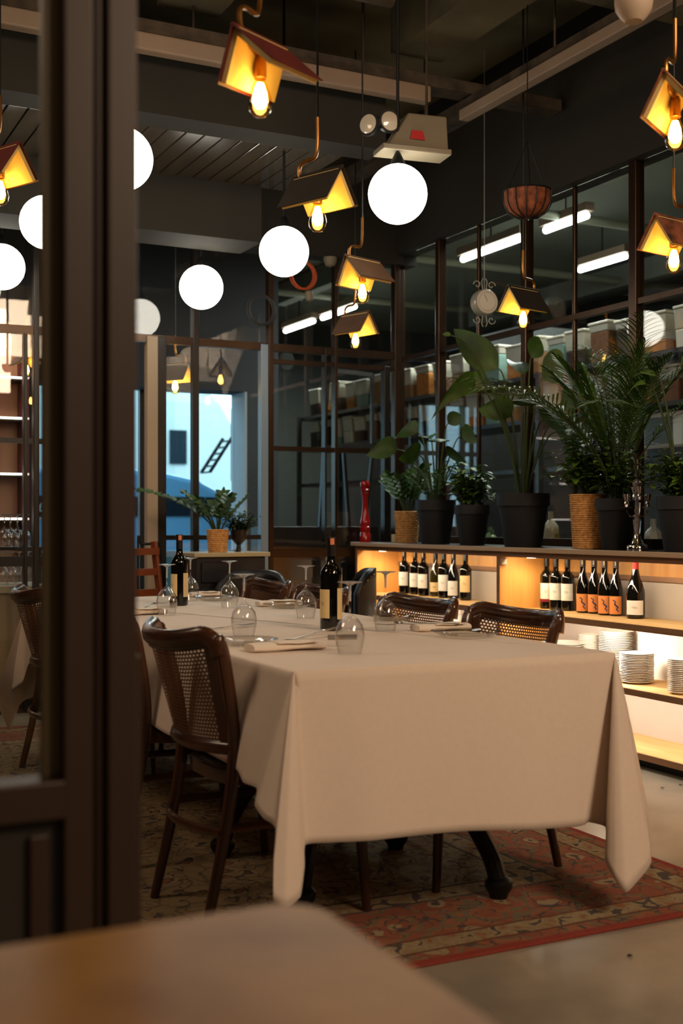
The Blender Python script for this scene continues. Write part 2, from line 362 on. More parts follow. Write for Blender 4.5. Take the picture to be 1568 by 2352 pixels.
tm = bpy.data.meshes.new_from_object(tmp.evaluated_get(bpy.context.evaluated_depsgraph_get())); bpy.data.objects.remove(tmp)
to = bpy.data.objects.new('lettering', tm); col.objects.link(to); to.parent = aw; to.rotation_euler = (math.pi/2, 0, 0)
to.location = (XatY(62, 11.3)-2.1-.01, -.006, .03); tm.materials.clear(); tm.materials.append(MATS['white_strip'])

# hedge / low teal fence beyond the window
tag(B('street_planter', (2.2, 10.6, 0), (4.1, 10.9, .86), mat('teal_planter_paint', (96, 150, 158), .6, noise=.15, scale=4)), 'low teal street planter just outside the window', 'planter')

# ================================================================= CEILING SERVICES
tr = empty('cable_tray', (0, 0, 0), 0, 'long galvanised cable tray running diagonally across the ceiling at upper right', 'cable tray')
Xt, Zt = 3.44, 3.28
b = MB(); b.box((Xt-.06, .5, Zt), (Xt-.052, 7.1, Zt+.06)); b.box((Xt+.052, .5, Zt), (Xt+.06, 7.1, Zt+.06)); b.box((Xt-.052, .5, Zt), (Xt+.052, 7.1, Zt+.006)); b.build('channel', TRAY, tr, smooth=False)
MB().box((Xt-.09, .5, Zt-.055), (Xt-.03, YatX(1068, Xt-.05), Zt)).build('light_batten', BATTEN, tr, smooth=False, bevel=.006)
MB().box((Xt-.09, YatX(1018, Xt-.05), Zt-.055), (Xt-.03, YatX(935, Xt-.05), Zt)).build('light_batten', BATTEN, tr, smooth=False, bevel=.006)
for y in (3.5, 4.6, 5.8): MB().tube([(Xt, y, Zt), (Xt, y, CZ)], .006, 6).build('hanger_rod', TRAY, tr)
tr = empty('cable_tray', (0, 0, 0), 0, 'galvanised cable tray crossing the ceiling from left to right with cream battens below', 'cable tray')
Yt, Zt2 = 5.32, 3.36
b = MB(); b.box((-1.5, Yt-.06, Zt2), (XG-.1, Yt-.052, Zt2+.06)); b.box((-1.5, Yt+.052, Zt2), (XG-.1, Yt+.06, Zt2+.06)); b.box((-1.5, Yt-.052, Zt2), (XG-.1, Yt+.052, Zt2+.006)); b.build('channel', TRAY, tr, smooth=False)
MB().box((-.4, Yt-.11, Zt2-.10), (XatY(988, Yt-.1), Yt-.04, Zt2-.02)).build('light_batten', BATTEN, tr, smooth=False, bevel=.008)
for x in (.6, 1.9, 2.8): MB().tube([(x, Yt, Zt2), (x, Yt, CZ)], .006, 6).build('hanger_rod', TRAY, tr)
tag(MB().tube([(-1.5, 4.75, 3.5), (XatY(900, 4.75), 4.75, 3.5)], .035, 12).build('ceiling_pipe', TRAY), 'thin grey pipe crossing the ceiling at upper left', 'pipe')
tag(B('air_duct', (-2.8, 5.36, 3.03), (2.95, 5.55, 3.3), DARKB), 'black duct box in front of the plank ceiling panel', 'duct')
tag(B('air_duct', (-2.8, 6.28, 2.72), (2.65, 6.6, 3.2), DARKB), 'black duct box behind the plank ceiling panel', 'duct')
PLK = mat('varnished_ceiling_plank', (74, 64, 52), .22, noise=.3, scale=3, stretch=(6, .6, 1), coat=.5)
pk = MB(); x = -2.8; k = 0
while x < 2.75:
    pk.box((x, 5.55, 3.03), (x+.088, 6.28, 3.05)); x += .095; k += 1
pko = pk.build('ceiling_panel', PLK, smooth=False, bevel=.003); tag(pko, 'glossy varnished plank panel hanging under the ceiling at upper left', 'ceiling panel')
# smoke detector
sd = empty('smoke_detector', P(1455, 22, 3.45), 0, 'white round smoke detector at the top right of the ceiling', 'smoke detector')
DET = mat('aged_white_plastic', (190, 170, 148), .5)
MB().lathe([(0, -.035), (.025, -.035), (.04, -.02), (.052, 0), (.055, .02), (.055, .04), (0, .04)]).build('housing', DET, sd)
MB().tube([(0, 0, .04), (0, 0, CZ-sd.location.z)], .012, 8).build('conduit', BLACK, sd)
# emergency light
em = empty('emergency_light', P(940, 308, 5.2), yaw_cam(.93, .3), 'white twin-head emergency light box hanging below the ceiling trays', 'emergency light')
BOXM = mat('emergency_box_enamel', (128, 118, 98), .5)
b = MB(); b.add([(-.12, -.06, -.075), (.16, -.06, -.075), (.16, .06, -.075), (-.12, .06, -.075), (-.02, -.04, .08), (.16, -.04, .08), (.16, .05, .08), (-.02, .05, .08)], [(0,3,2,1),(4,5,6,7),(0,1,5,4),(1,2,6,5),(2,3,7,6),(3,0,4,7)])
b.build('box', BOXM, em, smooth=False, bevel=.008)
MB().box((-.145, -.07, -.095), (.17, .065, -.07)).build('lower_tray', BOXM, em, smooth=False, bevel=.004)
MB().add([(-.02, -.062, -.04), (.05, -.062, -.04), (.04, -.055, .0), (-.01, -.055, .0)], [(0, 1, 2, 3)]) .build('red_sticker', mat('red_sticker', (190, 36, 40), .6), em, smooth=False)
LENS = mat('lamp_lens', (214, 206, 186), .12, coat=.5)
for i, (dx, rz, dz) in enumerate([(-.11, 0.1, .03), (-.19, -.9, .01)]):
    hdm = MB().lathe([(0, .045), (.02, .045), (.04, .02), (.05, -.005), (.05, -.02), (.046, -.02)], 24).build('lamp_head', BLACK, em, loc=(dx, -.03, dz), rot=(-math.pi/2, 0, rz))
    MB().lathe([(0, -.026), (.03, -.024), (.046, -.018), (.046, -.01), (0, -.01)], 24).build('lens', LENS, hdm)
MB().tube([(.08, 0, .08), (.08, 0, CZ-em.location.z)], .006, 6).build('hanger_rod', TRAY, em)

# ================================================================= GLOBE PENDANTS
GLOBE = emis('opal_globe_glow', (1.0, .93, .80), 10.5)
def globe(u, v, d, label):
    p = P(u, v, d); o = empty('globe_pendant', p, 0, label, 'pendant lamp', 'round opal globe pendants')
    R = .127
    MB().lathe([(max(R*math.cos(a), 0), R*math.sin(a)) for a in [math.radians(-90+i*7.5) for i in range(25)]], 40).build('globe', GLOBE, o)
    MB().lathe([(0, R+.05), (.012, R+.05), (.03, R+.012), (.035, R-.01), (.0, R-.01)], 20).build('cap', BLACK, o)
    MB().tube([(0, 0, R+.04), (0, 0, CZ-p.z)], .007, 8).build('cord', BLACK, o)
globe(913, 446, 5.136, 'glowing white globe pendant, largest of the right row, in front of the kitchen glass')
globe(652, 578, 6.127, 'glowing white globe pendant in the middle of the right row, near the orange cable coil')
globe(462, 660, 7.0, 'glowing white globe pendant farthest back, above the street window')
globe(279, 365, 4.85, 'glowing white globe pendant half hidden behind the dark partition post')
globe(107, 511, 5.73, 'glowing white globe pendant seen through the partition glass, cut by the jamb')
globe(4, 613, 6.72, 'glowing white globe pendant at the far left edge behind the partition glass')

# ================================================================= BOOK LAMPS
PAGE = mat('old_book_paper', (242, 214, 140), .8, noise=.05, scale=20)
BULBC = emis('hot_filament', (1.0, .66, .24), 60.0)
BULBH = emis('filament_halo', (1.0, .50, .12), 5.5)
covers = [mat('brown_book_cloth', (84, 58, 38), .7, noise=.2, scale=15), mat('dark_red_book_cloth', (100, 34, 30), .6, noise=.3, scale=12), mat('charcoal_book_cloth', (44, 38, 32), .7, noise=.2, scale=12), mat('mottled_rust_cover', (150, 88, 60), .7, rgb2=(60, 34, 28), scale=14)]
def book_lamp(u, v, d, r, f, side, cov, label, roll=0, tilt=0, L=.23, power=6, ctop=None):
    pb = P(u, v, d); yaw = yaw_cam(r, f)
    o = empty('book_lamp', pb+Vector((0, 0, .155)), 0, label, 'pendant lamp', 'open-book pendant lamps')
    o.rotation_euler = (0, 0, yaw)
    # the book hangs on its own pitch; its children share one local frame
    bk = empty('book_shade', (0, 0, 0)); bk.parent = o; bk.rotation_euler = (roll, tilt, 0)
    wv, hv = .080, .120; th = .016; 
    def slab(nm, off, tk, m, inset):
        b = MB()
        for sgn in (-1, 1):
            n = Vector((0, sgn*hv, wv)).normalized(); dr = Vector((0, sgn*wv, -hv))
            a0 = Vector((0, 0, 0))+n*off; a1 = dr*(1-inset*.4)+n*off
            x = L/2-inset*.1
            vs = []
            for q in (0, tk):
                for (pp, sx) in ((a0, -x), (a0, x), (a1, x), (a1, -x)): vs.append(pp+n*q+Vector((sx, 0, 0)))
            b.add(vs, [(0,3,2,1),(4,5,6,7),(0,1,5,4),(1,2,6,5),(2,3,7,6),(3,0,4,7)])
        return b.build(nm, m, bk, smooth=False)
    c = slab('cover', 0, .004, cov, 0)
    slab('pages', -.014, .0138, PAGE, .12)
    MB().tube([(-L/2, 0, .001), (L/2, 0, .001)], .006, 8).build('spine', cov, bk)
    # tube
    zt = .0; sx = side*L*.36
    path = smoothpath([(0.0, 0, .19), (0.0, 0, .10), (sx*.15, 0, .055), (sx*.7, 0, .05), (sx, 0, .035), (sx, 0, .0), (sx*.7, 0, -.035), (0, 0, -.05)], 5)
    MB().tube(path, .0065, 10).build('brass_tube', BRASS, o)
    MB().lathe([(0, -.045), (.012, -.045), (.016, -.055), (.017, -.106), (0, -.106)], 16).build('socket', BRASS, o)
    bu = MB().lathe([(.013, -.106), (.016, -.118), (.024, -.138), (.030, -.158), (.0315, -.172), (.028, -.188), (.018, -.201), (.006, -.206), (0, -.2065)], 20).build('bulb', AMBERGLASS, o)
    MB().lathe([(0, -.116), (.009, -.118), (.017, -.142), (.020, -.165), (.012, -.180), (0, -.184)], 12).build('filament', BULBC, bu)
    MB().tube([(0, 0, .18), (0, 0, CZ-o.location.z)], .004, 6).build('cord', BLACK, o)
book_lamp(597, 225, 3.07, -.45, -.9, 1, covers[1], 'large red-edged open-book lamp at the top left, nearest above the table', roll=.22, tilt=.12, L=.27, power=7)
book_lamp(729, 500, 4.12, .75, -.65, -1, covers[2], 'dark open-book lamp left of the largest globe, gable facing right')
book_lamp(832, 672, 5.5, -.7, -.7, 1, covers[0], 'brown open-book lamp hanging low under the largest globe', roll=.15)
book_lamp(816, 782, 6.9, .7, -.7, -1, covers[0], 'small brown open-book lamp directly below another book lamp, near the back glass')
book_lamp(1201, 733, 6.0, -.75, -.65, -1, covers[2], 'dark open-book lamp beside the hanging scale, in front of the kitchen glass')
book_lamp(1547, 597, 4.5, -.8, -.6, -1, covers[3], 'mottled rust open-book lamp at the right edge, the lower of two')
book_lamp(1550, 307, 3.6, -.55, -.85, 1, covers[3], 'rust open-book lamp at the upper right edge, the higher of two', roll=.1)
book_lamp(402, 888, 8.1, .9, -.4, 1, covers[2], 'grey open-book lamp in the lobby above the street window', power=1.5)
book_lamp(0, 440, 4.3, .8, -.6, -1, covers[1], 'open-book lamp at the far left edge behind the partition glass')
book_lamp(60, 850, 8.0, .5, -.8, 1, covers[0], 'small open-book lamp behind the back glazing at the left', power=1.2)

# ================================================================= CABINET
cab = empty('wine_cabinet', (0, 0, 0), 0, 'long low wooden cabinet of lit open shelves holding wine and plates', 'cabinet')
X0, X1 = 3.70, 4.04; YA, YD, YE = 7.13, 5.45, 3.73
ZS = [.658, .358, .07]
MB().box((X0-.02, 2.0, .978), (XG-.035, YA+.03, .998)).build('worktop', CTOP, cab, smooth=False, bevel=.003)
MB().box((X0-.032, 2.0, .974), (X0-.02, YA+.03, .998)).build('front_trim', CEDGE, cab, smooth=False, bevel=.003)
MB().box((X0, 2.0, .945), (X0+.03, YA, .974)).build('top_frame', EDGE, cab, smooth=False)
for y in (YA, YD, YE, 2.02):
    MB().box((X0+.0, y-.012, 0.0), (X1, y+.012, .974)).build('side_panel', OAKP, cab, smooth=False)
    MB().box((X0-.004, y-.014, 0.0), (X0, y+.014, .974)).build('panel_edge', EDGE, cab, smooth=False)
for i, z in enumerate(ZS):
    for ya, yb in ((YD+.012, YA-.012), (YE+.012, YD-.012), (2.03, YE-.012)):
        MB().box((X0+.0, ya, z-.022), (X1-.01, yb, z)).build('shelf', OAK, cab, smooth=False)
        MB().box((X0-.006, ya, z-.03), (X0, yb, z-.001)).build('shelf_edge', EDGE, cab, smooth=False)
MB().box((X0+.04, 2.0, 0), (X0+.06, YA, .045)).build('plinth', BLACK, cab, smooth=False)
for ya, yb in ((YD+.012, YA-.012), (YE+.012, YD-.012), (2.03, YE-.012)):
    MB().box((X1-.01, ya, .0), (X1, yb, .974)).build('back_board', GREYP, cab, smooth=False)
    MB().box((X1-.025, ya, .865), (X1-.01, yb, .974)).build('back_rail', OAKP, cab, smooth=False)
    MB().box((X1-.028, ya, .84), (X1-.008, yb, .865)).build('back_rail_edge', EDGE, cab, smooth=False)
MB().box((X0+.0, YD-.030, .90), (X0+.035, YD-.012, .935)).build('socket_outlet', DET, cab, smooth=False, bevel=.003)
LEDC = (1.0, .60, .25)
for ya in (YA, YD, YE):
    add_light('puck_light', 'SPOT', (X0+.14, ya-.16, .94), 3.2, (1, .70, .38), .015, (0, 0, 0), spot=2.9)
    pl = MB().lathe([(0, 0), (.025, 0), (.028, .008), (0, .008)], 20).build('puck_lamp', emis('puck_glow', (1, .8, .5), 12), cab, loc=(X0+.14, ya-.11, .937))
for (ya, yb) in ((YD, YA), (YE, YD), (2.0, YE)):
    for z, p, c in ((.628, 3.8, (1, .90, .78)), (.325, 5.5, (1, .90, .78)), (.94, 4.2, (1, .80, .58))):
        add_light('shelf_strip', 'AREA', (X0+.03, (ya+yb)/2, z-.004), p, c, .02, (0, math.radians(-38), 0), size_y=abs(yb-ya)-.1)
# brighter lamp over the plate stacks
add_light('shelf_spot', 'AREA', (X0+.05, YatX(1440, 3.9), .625), 6, (1, .90, .74), .08, (0, math.radians(-25), 0))

# ---- bottles
def bottle_parts(o, kind, label_m, z0, z1, R=.0375, Ht=.30, capm=FOIL, stamp=False, fig=False, body=WINEB, two=False, ang=0, lw=1.9):
    if kind == 'bord': prof = [(0, .006), (R*.7, .0), (R, .006), (R, Ht*.60), (R*.96, Ht*.64), (R*.75, Ht*.68), (R*.42, Ht*.73), (.0145, Ht*.78), (.0142, Ht*.97), (.0155, Ht*.975), (.0155, Ht), (0, Ht)]
    else: prof = [(0, .006), (R*.7, .0), (R, .006), (R, Ht*.40), (R*.95, Ht*.47), (R*.78, Ht*.56), (R*.52, Ht*.66), (R*.40, Ht*.74), (.0142, Ht*.82), (.0138, Ht*.97), (.0155, Ht*.975), (.0155, Ht), (0, Ht)]
    MB().lathe(prof, 28).build('glass_body', body, o)
    MB().lathe([(.0150, Ht*.80), (.0150, Ht*.97), (.0162, Ht*.972), (.0162, Ht*1.003), (0, Ht*1.003)], 20).build('foil_cap', capm, o)
    def lab(nm, m, a0, a1, zz0, zz1, rr):
        return MB().grid(lambda i, j: (rr*math.cos(a0+(a1-a0)*i), rr*math.sin(a0+(a1-a0)*i), zz0+(zz1-zz0)*j), 14, 1).build(nm, m, o)
    # labels face the room side: direction -Y/-X seen by camera is handled by ang
    if label_m:
        lb = lab('paper_label', label_m, ang-lw/2, ang+lw/2, z0, z1, R+.0006)
        if two: lab('paper_label', label_m, ang+lw/2+.7, ang+lw/2+1.9, z0+.002, z1+.006, R+.0006)
        inkm = INKB if fig else INK
        ib = MB()
        if fig:
            pts = [(-.2, .80), (.05, .70), (-.05, .58), (.1, .48), (.28, .38), (.1, .28), (.3, .15)]
            for k in range(len(pts)-1):
                a, c = pts[k], pts[k+1]
                q = [Vector(((R+.0014)*math.cos(ang+x*lw*.8), (R+.0014)*math.sin(ang+x*lw*.8), z0+(z1-z0)*y)) for x, y in (a, c)]
                ib.tube(q, .0035 if k in (2, 3) else .0024, 5)
            ib.build('blue_figure', inkm, lb)
        else:
            for (yy, ww) in ((.55, .28), (.5, .36), (.45, .2)):
                ib.tube([((R+.001)*math.cos(ang+t*lw*ww), (R+.001)*math.sin(ang+t*lw*ww), z0+(z1-z0)*yy+.0015*math.sin(t*60)) for t in [x/10-.5 for x in range(11)]], .0005, 4)
            ib.build('script_lines', inkm, lb)
    if stamp:
        MB().grid(lambda i, j: ((.0170)*math.cos(ang+1.2+(i-.5)*.9), (.0170)*math.sin(ang+1.2+(i-.5)*.9), Ht*.945+.022*(j-.3)), 5, 1).build('tax_stamp', STAMP, o)
        lab('back_label', LABC, ang+1.5, ang+2.9, z0-.004, z1+.004, R+.0006)
angc = math.atan2(-Cc, -S)               # direction from a thing back to the camera
# table bottles (top of cloth z = .752)
ZC = .752
for (u, v, ht, lab_) in ((760, 1448, .325, 'black wine bottle with cream labels, the nearer of two on the white table'), (412, 1391, .322, 'black wine bottle with cream label farther down the white table, near the window')):
    p = onz(u, v, ZC); o = empty('wine_bottle', (p.x, p.y, ZC), 0, lab_, 'bottle', 'wine bottles on the table')
    bottle_parts(o, 'bord', LABC, .045, .145 if True else 0, R=.0385, Ht=ht, stamp=True, ang=angc-.9, lw=1.55)
XB = 3.95
shelfb = [(928, 'bord', LABW, .055, .145, .30), (953, 'bord', LABW, .05, .14, .298), (972, 'bord', LABW, .05, .14, .297), (1000, 'burg', LABC, .03, .09, .296), (1019, 'bord', LABW, .045, .145, .30), (1041, 'burg', LABW, .02, .11, .30), (1069, 'bord', LABC, .05, .15, .30),
          (1255, 'bord', 'rose', .05, .14, .29), (1276, 'bord', 'map', .055, .145, .29), (1303, 'bord', 'map', .055, .145, .29),
          (1338, 'burg', LABO, .01, .10, .302), (1364, 'burg', LABO, .01, .10, .302), (1388, 'burg', LABO, .01, .10, .302), (1414, 'burg', LABO, .01, .10, .302), (1459, 'burg', LABW, .02, .09, .30)]
names = ['white-labelled wine bottle, leftmost in the left lit bay', 'white-labelled wine bottle, second from the left in the left lit bay', 'white-labelled wine bottle, third from the left in the left lit bay',
 'slope-shouldered olive wine bottle with a low cream label in the left lit bay', 'tall white-labelled wine bottle just right of the olive bottle', 'slender wine bottle with narrow white label, second from the right in the left bay', 'wine bottle with pale yellow label, rightmost in the left lit bay',
 'wine bottle with a wine-red edged white label, leftmost in the right bay', 'wine bottle with a pale map label, partly hidden, in the right bay', 'wine bottle with a pale map label in full view in the right bay',
 'slender bottle with orange label and blue figure, leftmost of four alike', 'slender bottle with orange label and blue figure, second of four alike', 'slender bottle with orange label and blue figure, third of four alike', 'slender bottle with orange label and blue figure, rightmost of four alike',
 'wide-bellied dark bottle with a red foil neck, rightmost on the shelf']
for i, (u, kd, lm, z0, z1, ht) in enumerate(shelfb):
    xb = XB+(.01 if i % 2 else -.01)+(.02 if i in (3,) else 0); y = YatX(u, xb)
    o = empty('wine_bottle', (xb, y, ZS[0]), 0, names[i], 'bottle', 'wine bottles in the lit shelf bays')
    fig = lm is LABO
    m = LABW if lm in ('rose', 'map') else lm
    if lm == 'map': m = mat('pale_map_label', (214, 220, 208), .7, rgb2=(238, 236, 224), scale=30)
    bottle_parts(o, kd, m, z0, z1, R=.0365 if i < 10 else (.035 if i < 14 else .046), Ht=ht, capm=mat('red_wax_foil', (214, 60, 60), .4) if i == 14 else (FOIL if not fig else mat('white_strip_foil', (60, 52, 46), .4)), fig=fig, body=WINEO if i == 3 else WINEB, ang=angc-.35, lw=2.0)
    if lm == 'rose':
        MB().grid(lambda a, b_: (.0373*math.cos(angc-.35+(a-.5)*2.02), .0373*math.sin(angc-.35+(a-.5)*2.02), .038+.016*b_), 12, 1).build('red_border', INKR, o)
    if fig or i in (0, 1, 2, 5):
        MB().box((-.0165, -.0165, ht*.84), (-.0125, -.0125, ht*.97)).build('tax_strip', LABC, o, smooth=False, rot=None)
# ---- plates on the lower shelves: every plate its own object
def plate_mesh(R, h):
    return MB().lathe([(0, 0), (R*.62, 0), (R*.66, .002), (R*.97, h-.002), (R, h), (R*.985, h+.001), (R*.66, .006), (0, .005)], 32)
def plate_stack(x, y, z, R, n, pitch, lab, grp, nm='plate'):
    first = None
    for k in range(n):
        if first is None:
            o = plate_mesh(R, pitch*.8+.006).build(nm, CREAMW); first = o
        else:
            o = first.copy(); col.objects.link(o)
        o.location = (x+random.uniform(-.001, .001), y+random.uniform(-.001, .001), z+pitch*k)
        pos = 'topmost' if k == n-1 else ('bottom one' if k == 0 else '%d%s up from the shelf' % (k+1, {2: 'nd', 3: 'rd'}.get(k+1, 'th')))
        tag(o, 'white plate of %s, %s' % (lab, pos), 'plate', grp)
pa = 3.86
plate_stack(3.86, YatX(1462, 3.86), ZS[1], .082, 18, .0078, 'the front right stack', 'front stack of white plates')
plate_stack(3.95, YatX(1415, 3.95), ZS[1], .088, 26, .0085, 'the tall back stack', 'tall back stack of white plates')
plate_stack(3.95, YatX(1371, 3.95)+.06, ZS[1], .06, 22, .0085, 'the narrow left stack', 'narrow stack of white saucers')
plate_stack(3.84, YatX(1308, 3.84)+.05, ZS[1]+.10, .12, 4, .011, 'the flat wide stack on a box', 'wide dinner plates')
tag(B('plate_box', (3.76, YatX(1308, 3.84)-.03, ZS[1]), (3.94, YatX(1308, 3.84)+.13, ZS[1]+.10), CREAMW, bevel=.01), 'white box under the wide dinner plates, mostly hidden by the table', 'box')
plate_stack(3.80, YatX(1566, 3.80), ZS[1], .066, 18, .0085, 'the stack at the right edge', 'right edge stack of white bowls', 'bowl')
tag(MB().lathe([(0, 0), (.035, 0), (.04, .02), (.042, .05), (.037, .055), (.042, .06), (.042, .095), (.036, .1), (.041, .105), (.04, .14), (.03, .15), (0, .15)], 24).build('sugar_bowl', CREAMW, loc=(3.85, YatX(1046, 3.85), ZS[1]+.12)), 'white ribbed china pot on the shelf between the two cane chairs', 'pot')
tag(B('tin_box', (3.78, YatX(1046, 3.85)-.07, ZS[1]), (3.92, YatX(1046, 3.85)+.07, ZS[1]+.12), CREAMW, bevel=.008), 'white tin below the ribbed china pot', 'tin')

# ================================================================= RUG
def rug_mat():
    m = bpy.data.materials.new('floral_wool_rug'); m.use_nodes = True; nt = m.node_tree; N = nt.nodes; L = nt.links
    b = N['Principled BSDF']; b.inputs['Roughness'].default_value = .95; b.inputs['Specular IOR Level'].default_value = .1
    tc = N.new('ShaderNodeTexCoord'); sep = N.new('ShaderNodeSeparateXYZ'); L.new(tc.outputs['Object'], sep.inputs[0])
    def M(op, a, c=None, d=None):
        n = N.new('ShaderNodeMath'); n.operation = op
        for i, x in enumerate((a, c, d)):
            if x is None: continue
            if isinstance(x, (int, float)): n.inputs[i].default_value = x
            else: L.new(x, n.inputs[i])
        return n.outputs[0]
    # distance to the nearest edge: rug spans object -a..a, -c..c
    ax, ay = RX, RY
    dx = M('SUBTRACT', ax, M('ABSOLUTE', sep.outputs[0])); dy = M('SUBTRACT', ay, M('ABSOLUTE', sep.outputs[1])); dist = M('MINIMUM', dx, dy)
    nzw = N.new('ShaderNodeTexNoise'); nzw.inputs['Scale'].default_value = 7; L.new(tc.outputs['Object'], nzw.inputs['Vector'])
    ds = M('ADD', dist, M('MULTIPLY', M('SUBTRACT', nzw.outputs[0], .5), .02))
    def vec_noise(scale, amt):
        n1 = N.new('ShaderNodeTexNoise'); n1.inputs['Scale'].default_value = scale; L.new(tc.outputs['Object'], n1.inputs['Vector'])
        mx = N.new('ShaderNodeVectorMath'); mx.operation = 'MULTIPLY_ADD'; L.new(n1.outputs['Color'], mx.inputs[0]); mx.inputs[1].default_value = (amt,)*3; L.new(tc.outputs['Object'], mx.inputs[2]); return mx.outputs[0]
    warp = vec_noise(9, .12)
    def ramp(src, stops):
        r = N.new('ShaderNodeValToRGB'); r.color_ramp.interpolation = 'CONSTANT'
        els = r.color_ramp.elements
        for i, (p, c) in enumerate(stops):
            e = els[i] if i < 2 else els.new(p)
            e.position = p; e.color = (*lin(c), 1)
        if src is not None: L.new(src, r.inputs[0])
        return r.outputs[0]
    def motif(scale, sc):
        v = N.new('ShaderNodeTexVoronoi'); v.inputs['Scale'].default_value = scale; L.new(warp, v.inputs['Vector'])
        return ramp(v.outputs['Distance'], sc), v
    RED, NAVY, TAN, CREAM, OLIV, RUST = (142, 76, 58), (58, 60, 66), (146, 126, 94), (160, 142, 108), (112, 102, 78), (150, 92, 66)
    field, v1 = motif(8, [(0, RUST), (.14, NAVY), (.20, CREAM), (.30, TAN), (.52, OLIV), (.60, TAN)])
    bord, v2 = motif(7.5, [(0, NAVY), (.12, CREAM), (.26, RED), (.42, RUST), (.52, OLIV), (.62, RED)])
    guard, v3 = motif(22, [(0, RUST), (.25, TAN), (.5, CREAM), (.7, NAVY)])
    # scribble vines
    v4 = N.new('ShaderNodeTexNoise'); v4.inputs['Scale'].default_value = 13; v4.inputs['Detail'].default_value = 1; L.new(warp, v4.inputs['Vector'])
    vine = M('LESS_THAN', M('ABSOLUTE', M('SUBTRACT', v4.outputs[0], .5)), .016)
    def mix(f, a, c):
        n = N.new('ShaderNodeMix'); n.data_type = 'RGBA'
        if isinstance(f, (int, float)): n.inputs[0].default_value = f
        else: L.new(f, n.inputs[0])
        for s_, x in ((6, a), (7, c)):
            if isinstance(x, tuple): n.inputs[s_].default_value = (*lin(x), 1)
            else: L.new(x, n.inputs[s_])
        return n.outputs[2]
    field = mix(vine, field, NAVY); bord = mix(vine, bord, NAVY)
    c = field
    c = mix(M('LESS_THAN', ds, .54), c, (70, 50, 44)); c = mix(M('LESS_THAN', ds, .525), c, guard)
    c = mix(M('LESS_THAN', ds, .44), c, NAVY); c = mix(M('LESS_THAN', ds, .43), c, bord)
    c = mix(M('LESS_THAN', ds, .17), c, (90, 44, 38)); c = mix(M('LESS_THAN', ds, .16), c, guard); c = mix(M('LESS_THAN', ds, .085), c, (84, 42, 36)); c = mix(M('LESS_THAN', ds, .075), c, bord)
    c = mix(M('LESS_THAN', ds, .03), c, (140, 36, 36))
    fine = N.new('ShaderNodeTexNoise'); fine.inputs['Scale'].default_value = 90; L.new(tc.outputs['Object'], fine.inputs['Vector'])
    c = mix(M('MULTIPLY', fine.outputs[0], .62), c, (112, 92, 70))
    L.new(c, b.inputs['Base Color'])
    bp = N.new('ShaderNodeBump'); bp.inputs['Strength'].default_value = .5; bp.inputs['Distance'].default_value = .004; L.new(fine.outputs[0], bp.inputs['Height']); L.new(bp.outputs[0], b.inputs['Normal'])
    return m
rx0, rx1, ry0, ry1 = .2, 2.74, 2.62, 6.7
RX, RY = (rx1-rx0)/2, (ry1-ry0)/2
rug = MB().box((-RX, -RY, 0), (RX, RY, .008)).build('rug', rug_mat(), smooth=False, loc=((rx0+rx1)/2, (ry0+ry1)/2, 0.0), bevel=.003)
tag(rug, 'worn red and tan floral oriental rug under the dining table', 'rug')

# ================================================================= DINING TABLE + CLOTH
TX0, TX1, TY0, TY1 = 1.252, 2.276, 2.757, 5.90
dt = empty('dining_table', ((TX0+TX1)/2, (TY0+TY1)/2, .008), 0, 'long dining table hidden under the white cloth, on black iron curved feet', 'table')
cx, cy = dt.location.x, dt.location.y
MB().box((TX0-cx+.004, TY0-cy+.004, .70), (TX1-cx-.004, TY1-cy-.004, .738)).build('tabletop', WOODD, dt, smooth=False, bevel=.01)
for yb in (3.38, 5.3):
    bx, by = 1.74-cx, yb-cy
    MB().lathe([(0, .25), (.05, .25), (.045, .3), (.035, .34), (.03, .6), (.05, .68), (.09, .70), (0, .70)], 20, (bx, by, 0)).build('pedestal', BLACK, dt)
    for (fx, fy) in ((2.03, 2.99), (1.46, 3.16)) if yb < 4 else ((2.05, 5.0), (1.45, 5.1)):
        for sg in (1, -1):
            vx, vy = (fx-1.74)*sg, (fy-yb)*sg
            pth = smoothpath([(bx, by, .30), (bx+vx*.35, by+vy*.35, .335), (bx+vx*.72, by+vy*.72, .27), (bx+vx*.93, by+vy*.93, .14), (bx+vx, by+vy, .045)], 6)
            lg = MB().tube(pth, [.034]*8+[.028]*(len(pth)-8), 10)
            lg.lathe([(0, 0), (.026, .0), (.03, .014), (.042, .032), (.042, .05), (.028, .062), (0, .066)], 16, (bx+vx, by+vy, 0)); lg.build('curved_foot', BLACK, dt)
# cloth
def R_(u, v, d): return P(u, v, d)
bot = []   # list of (T index pos, bottom vec)
fl = Vector((TX0, TY0, 0)); fr = Vector((TX1, TY0, 0)); br = Vector((TX1, TY1, 0)); bl = Vector((TX0, TY1, 0))
seq = []
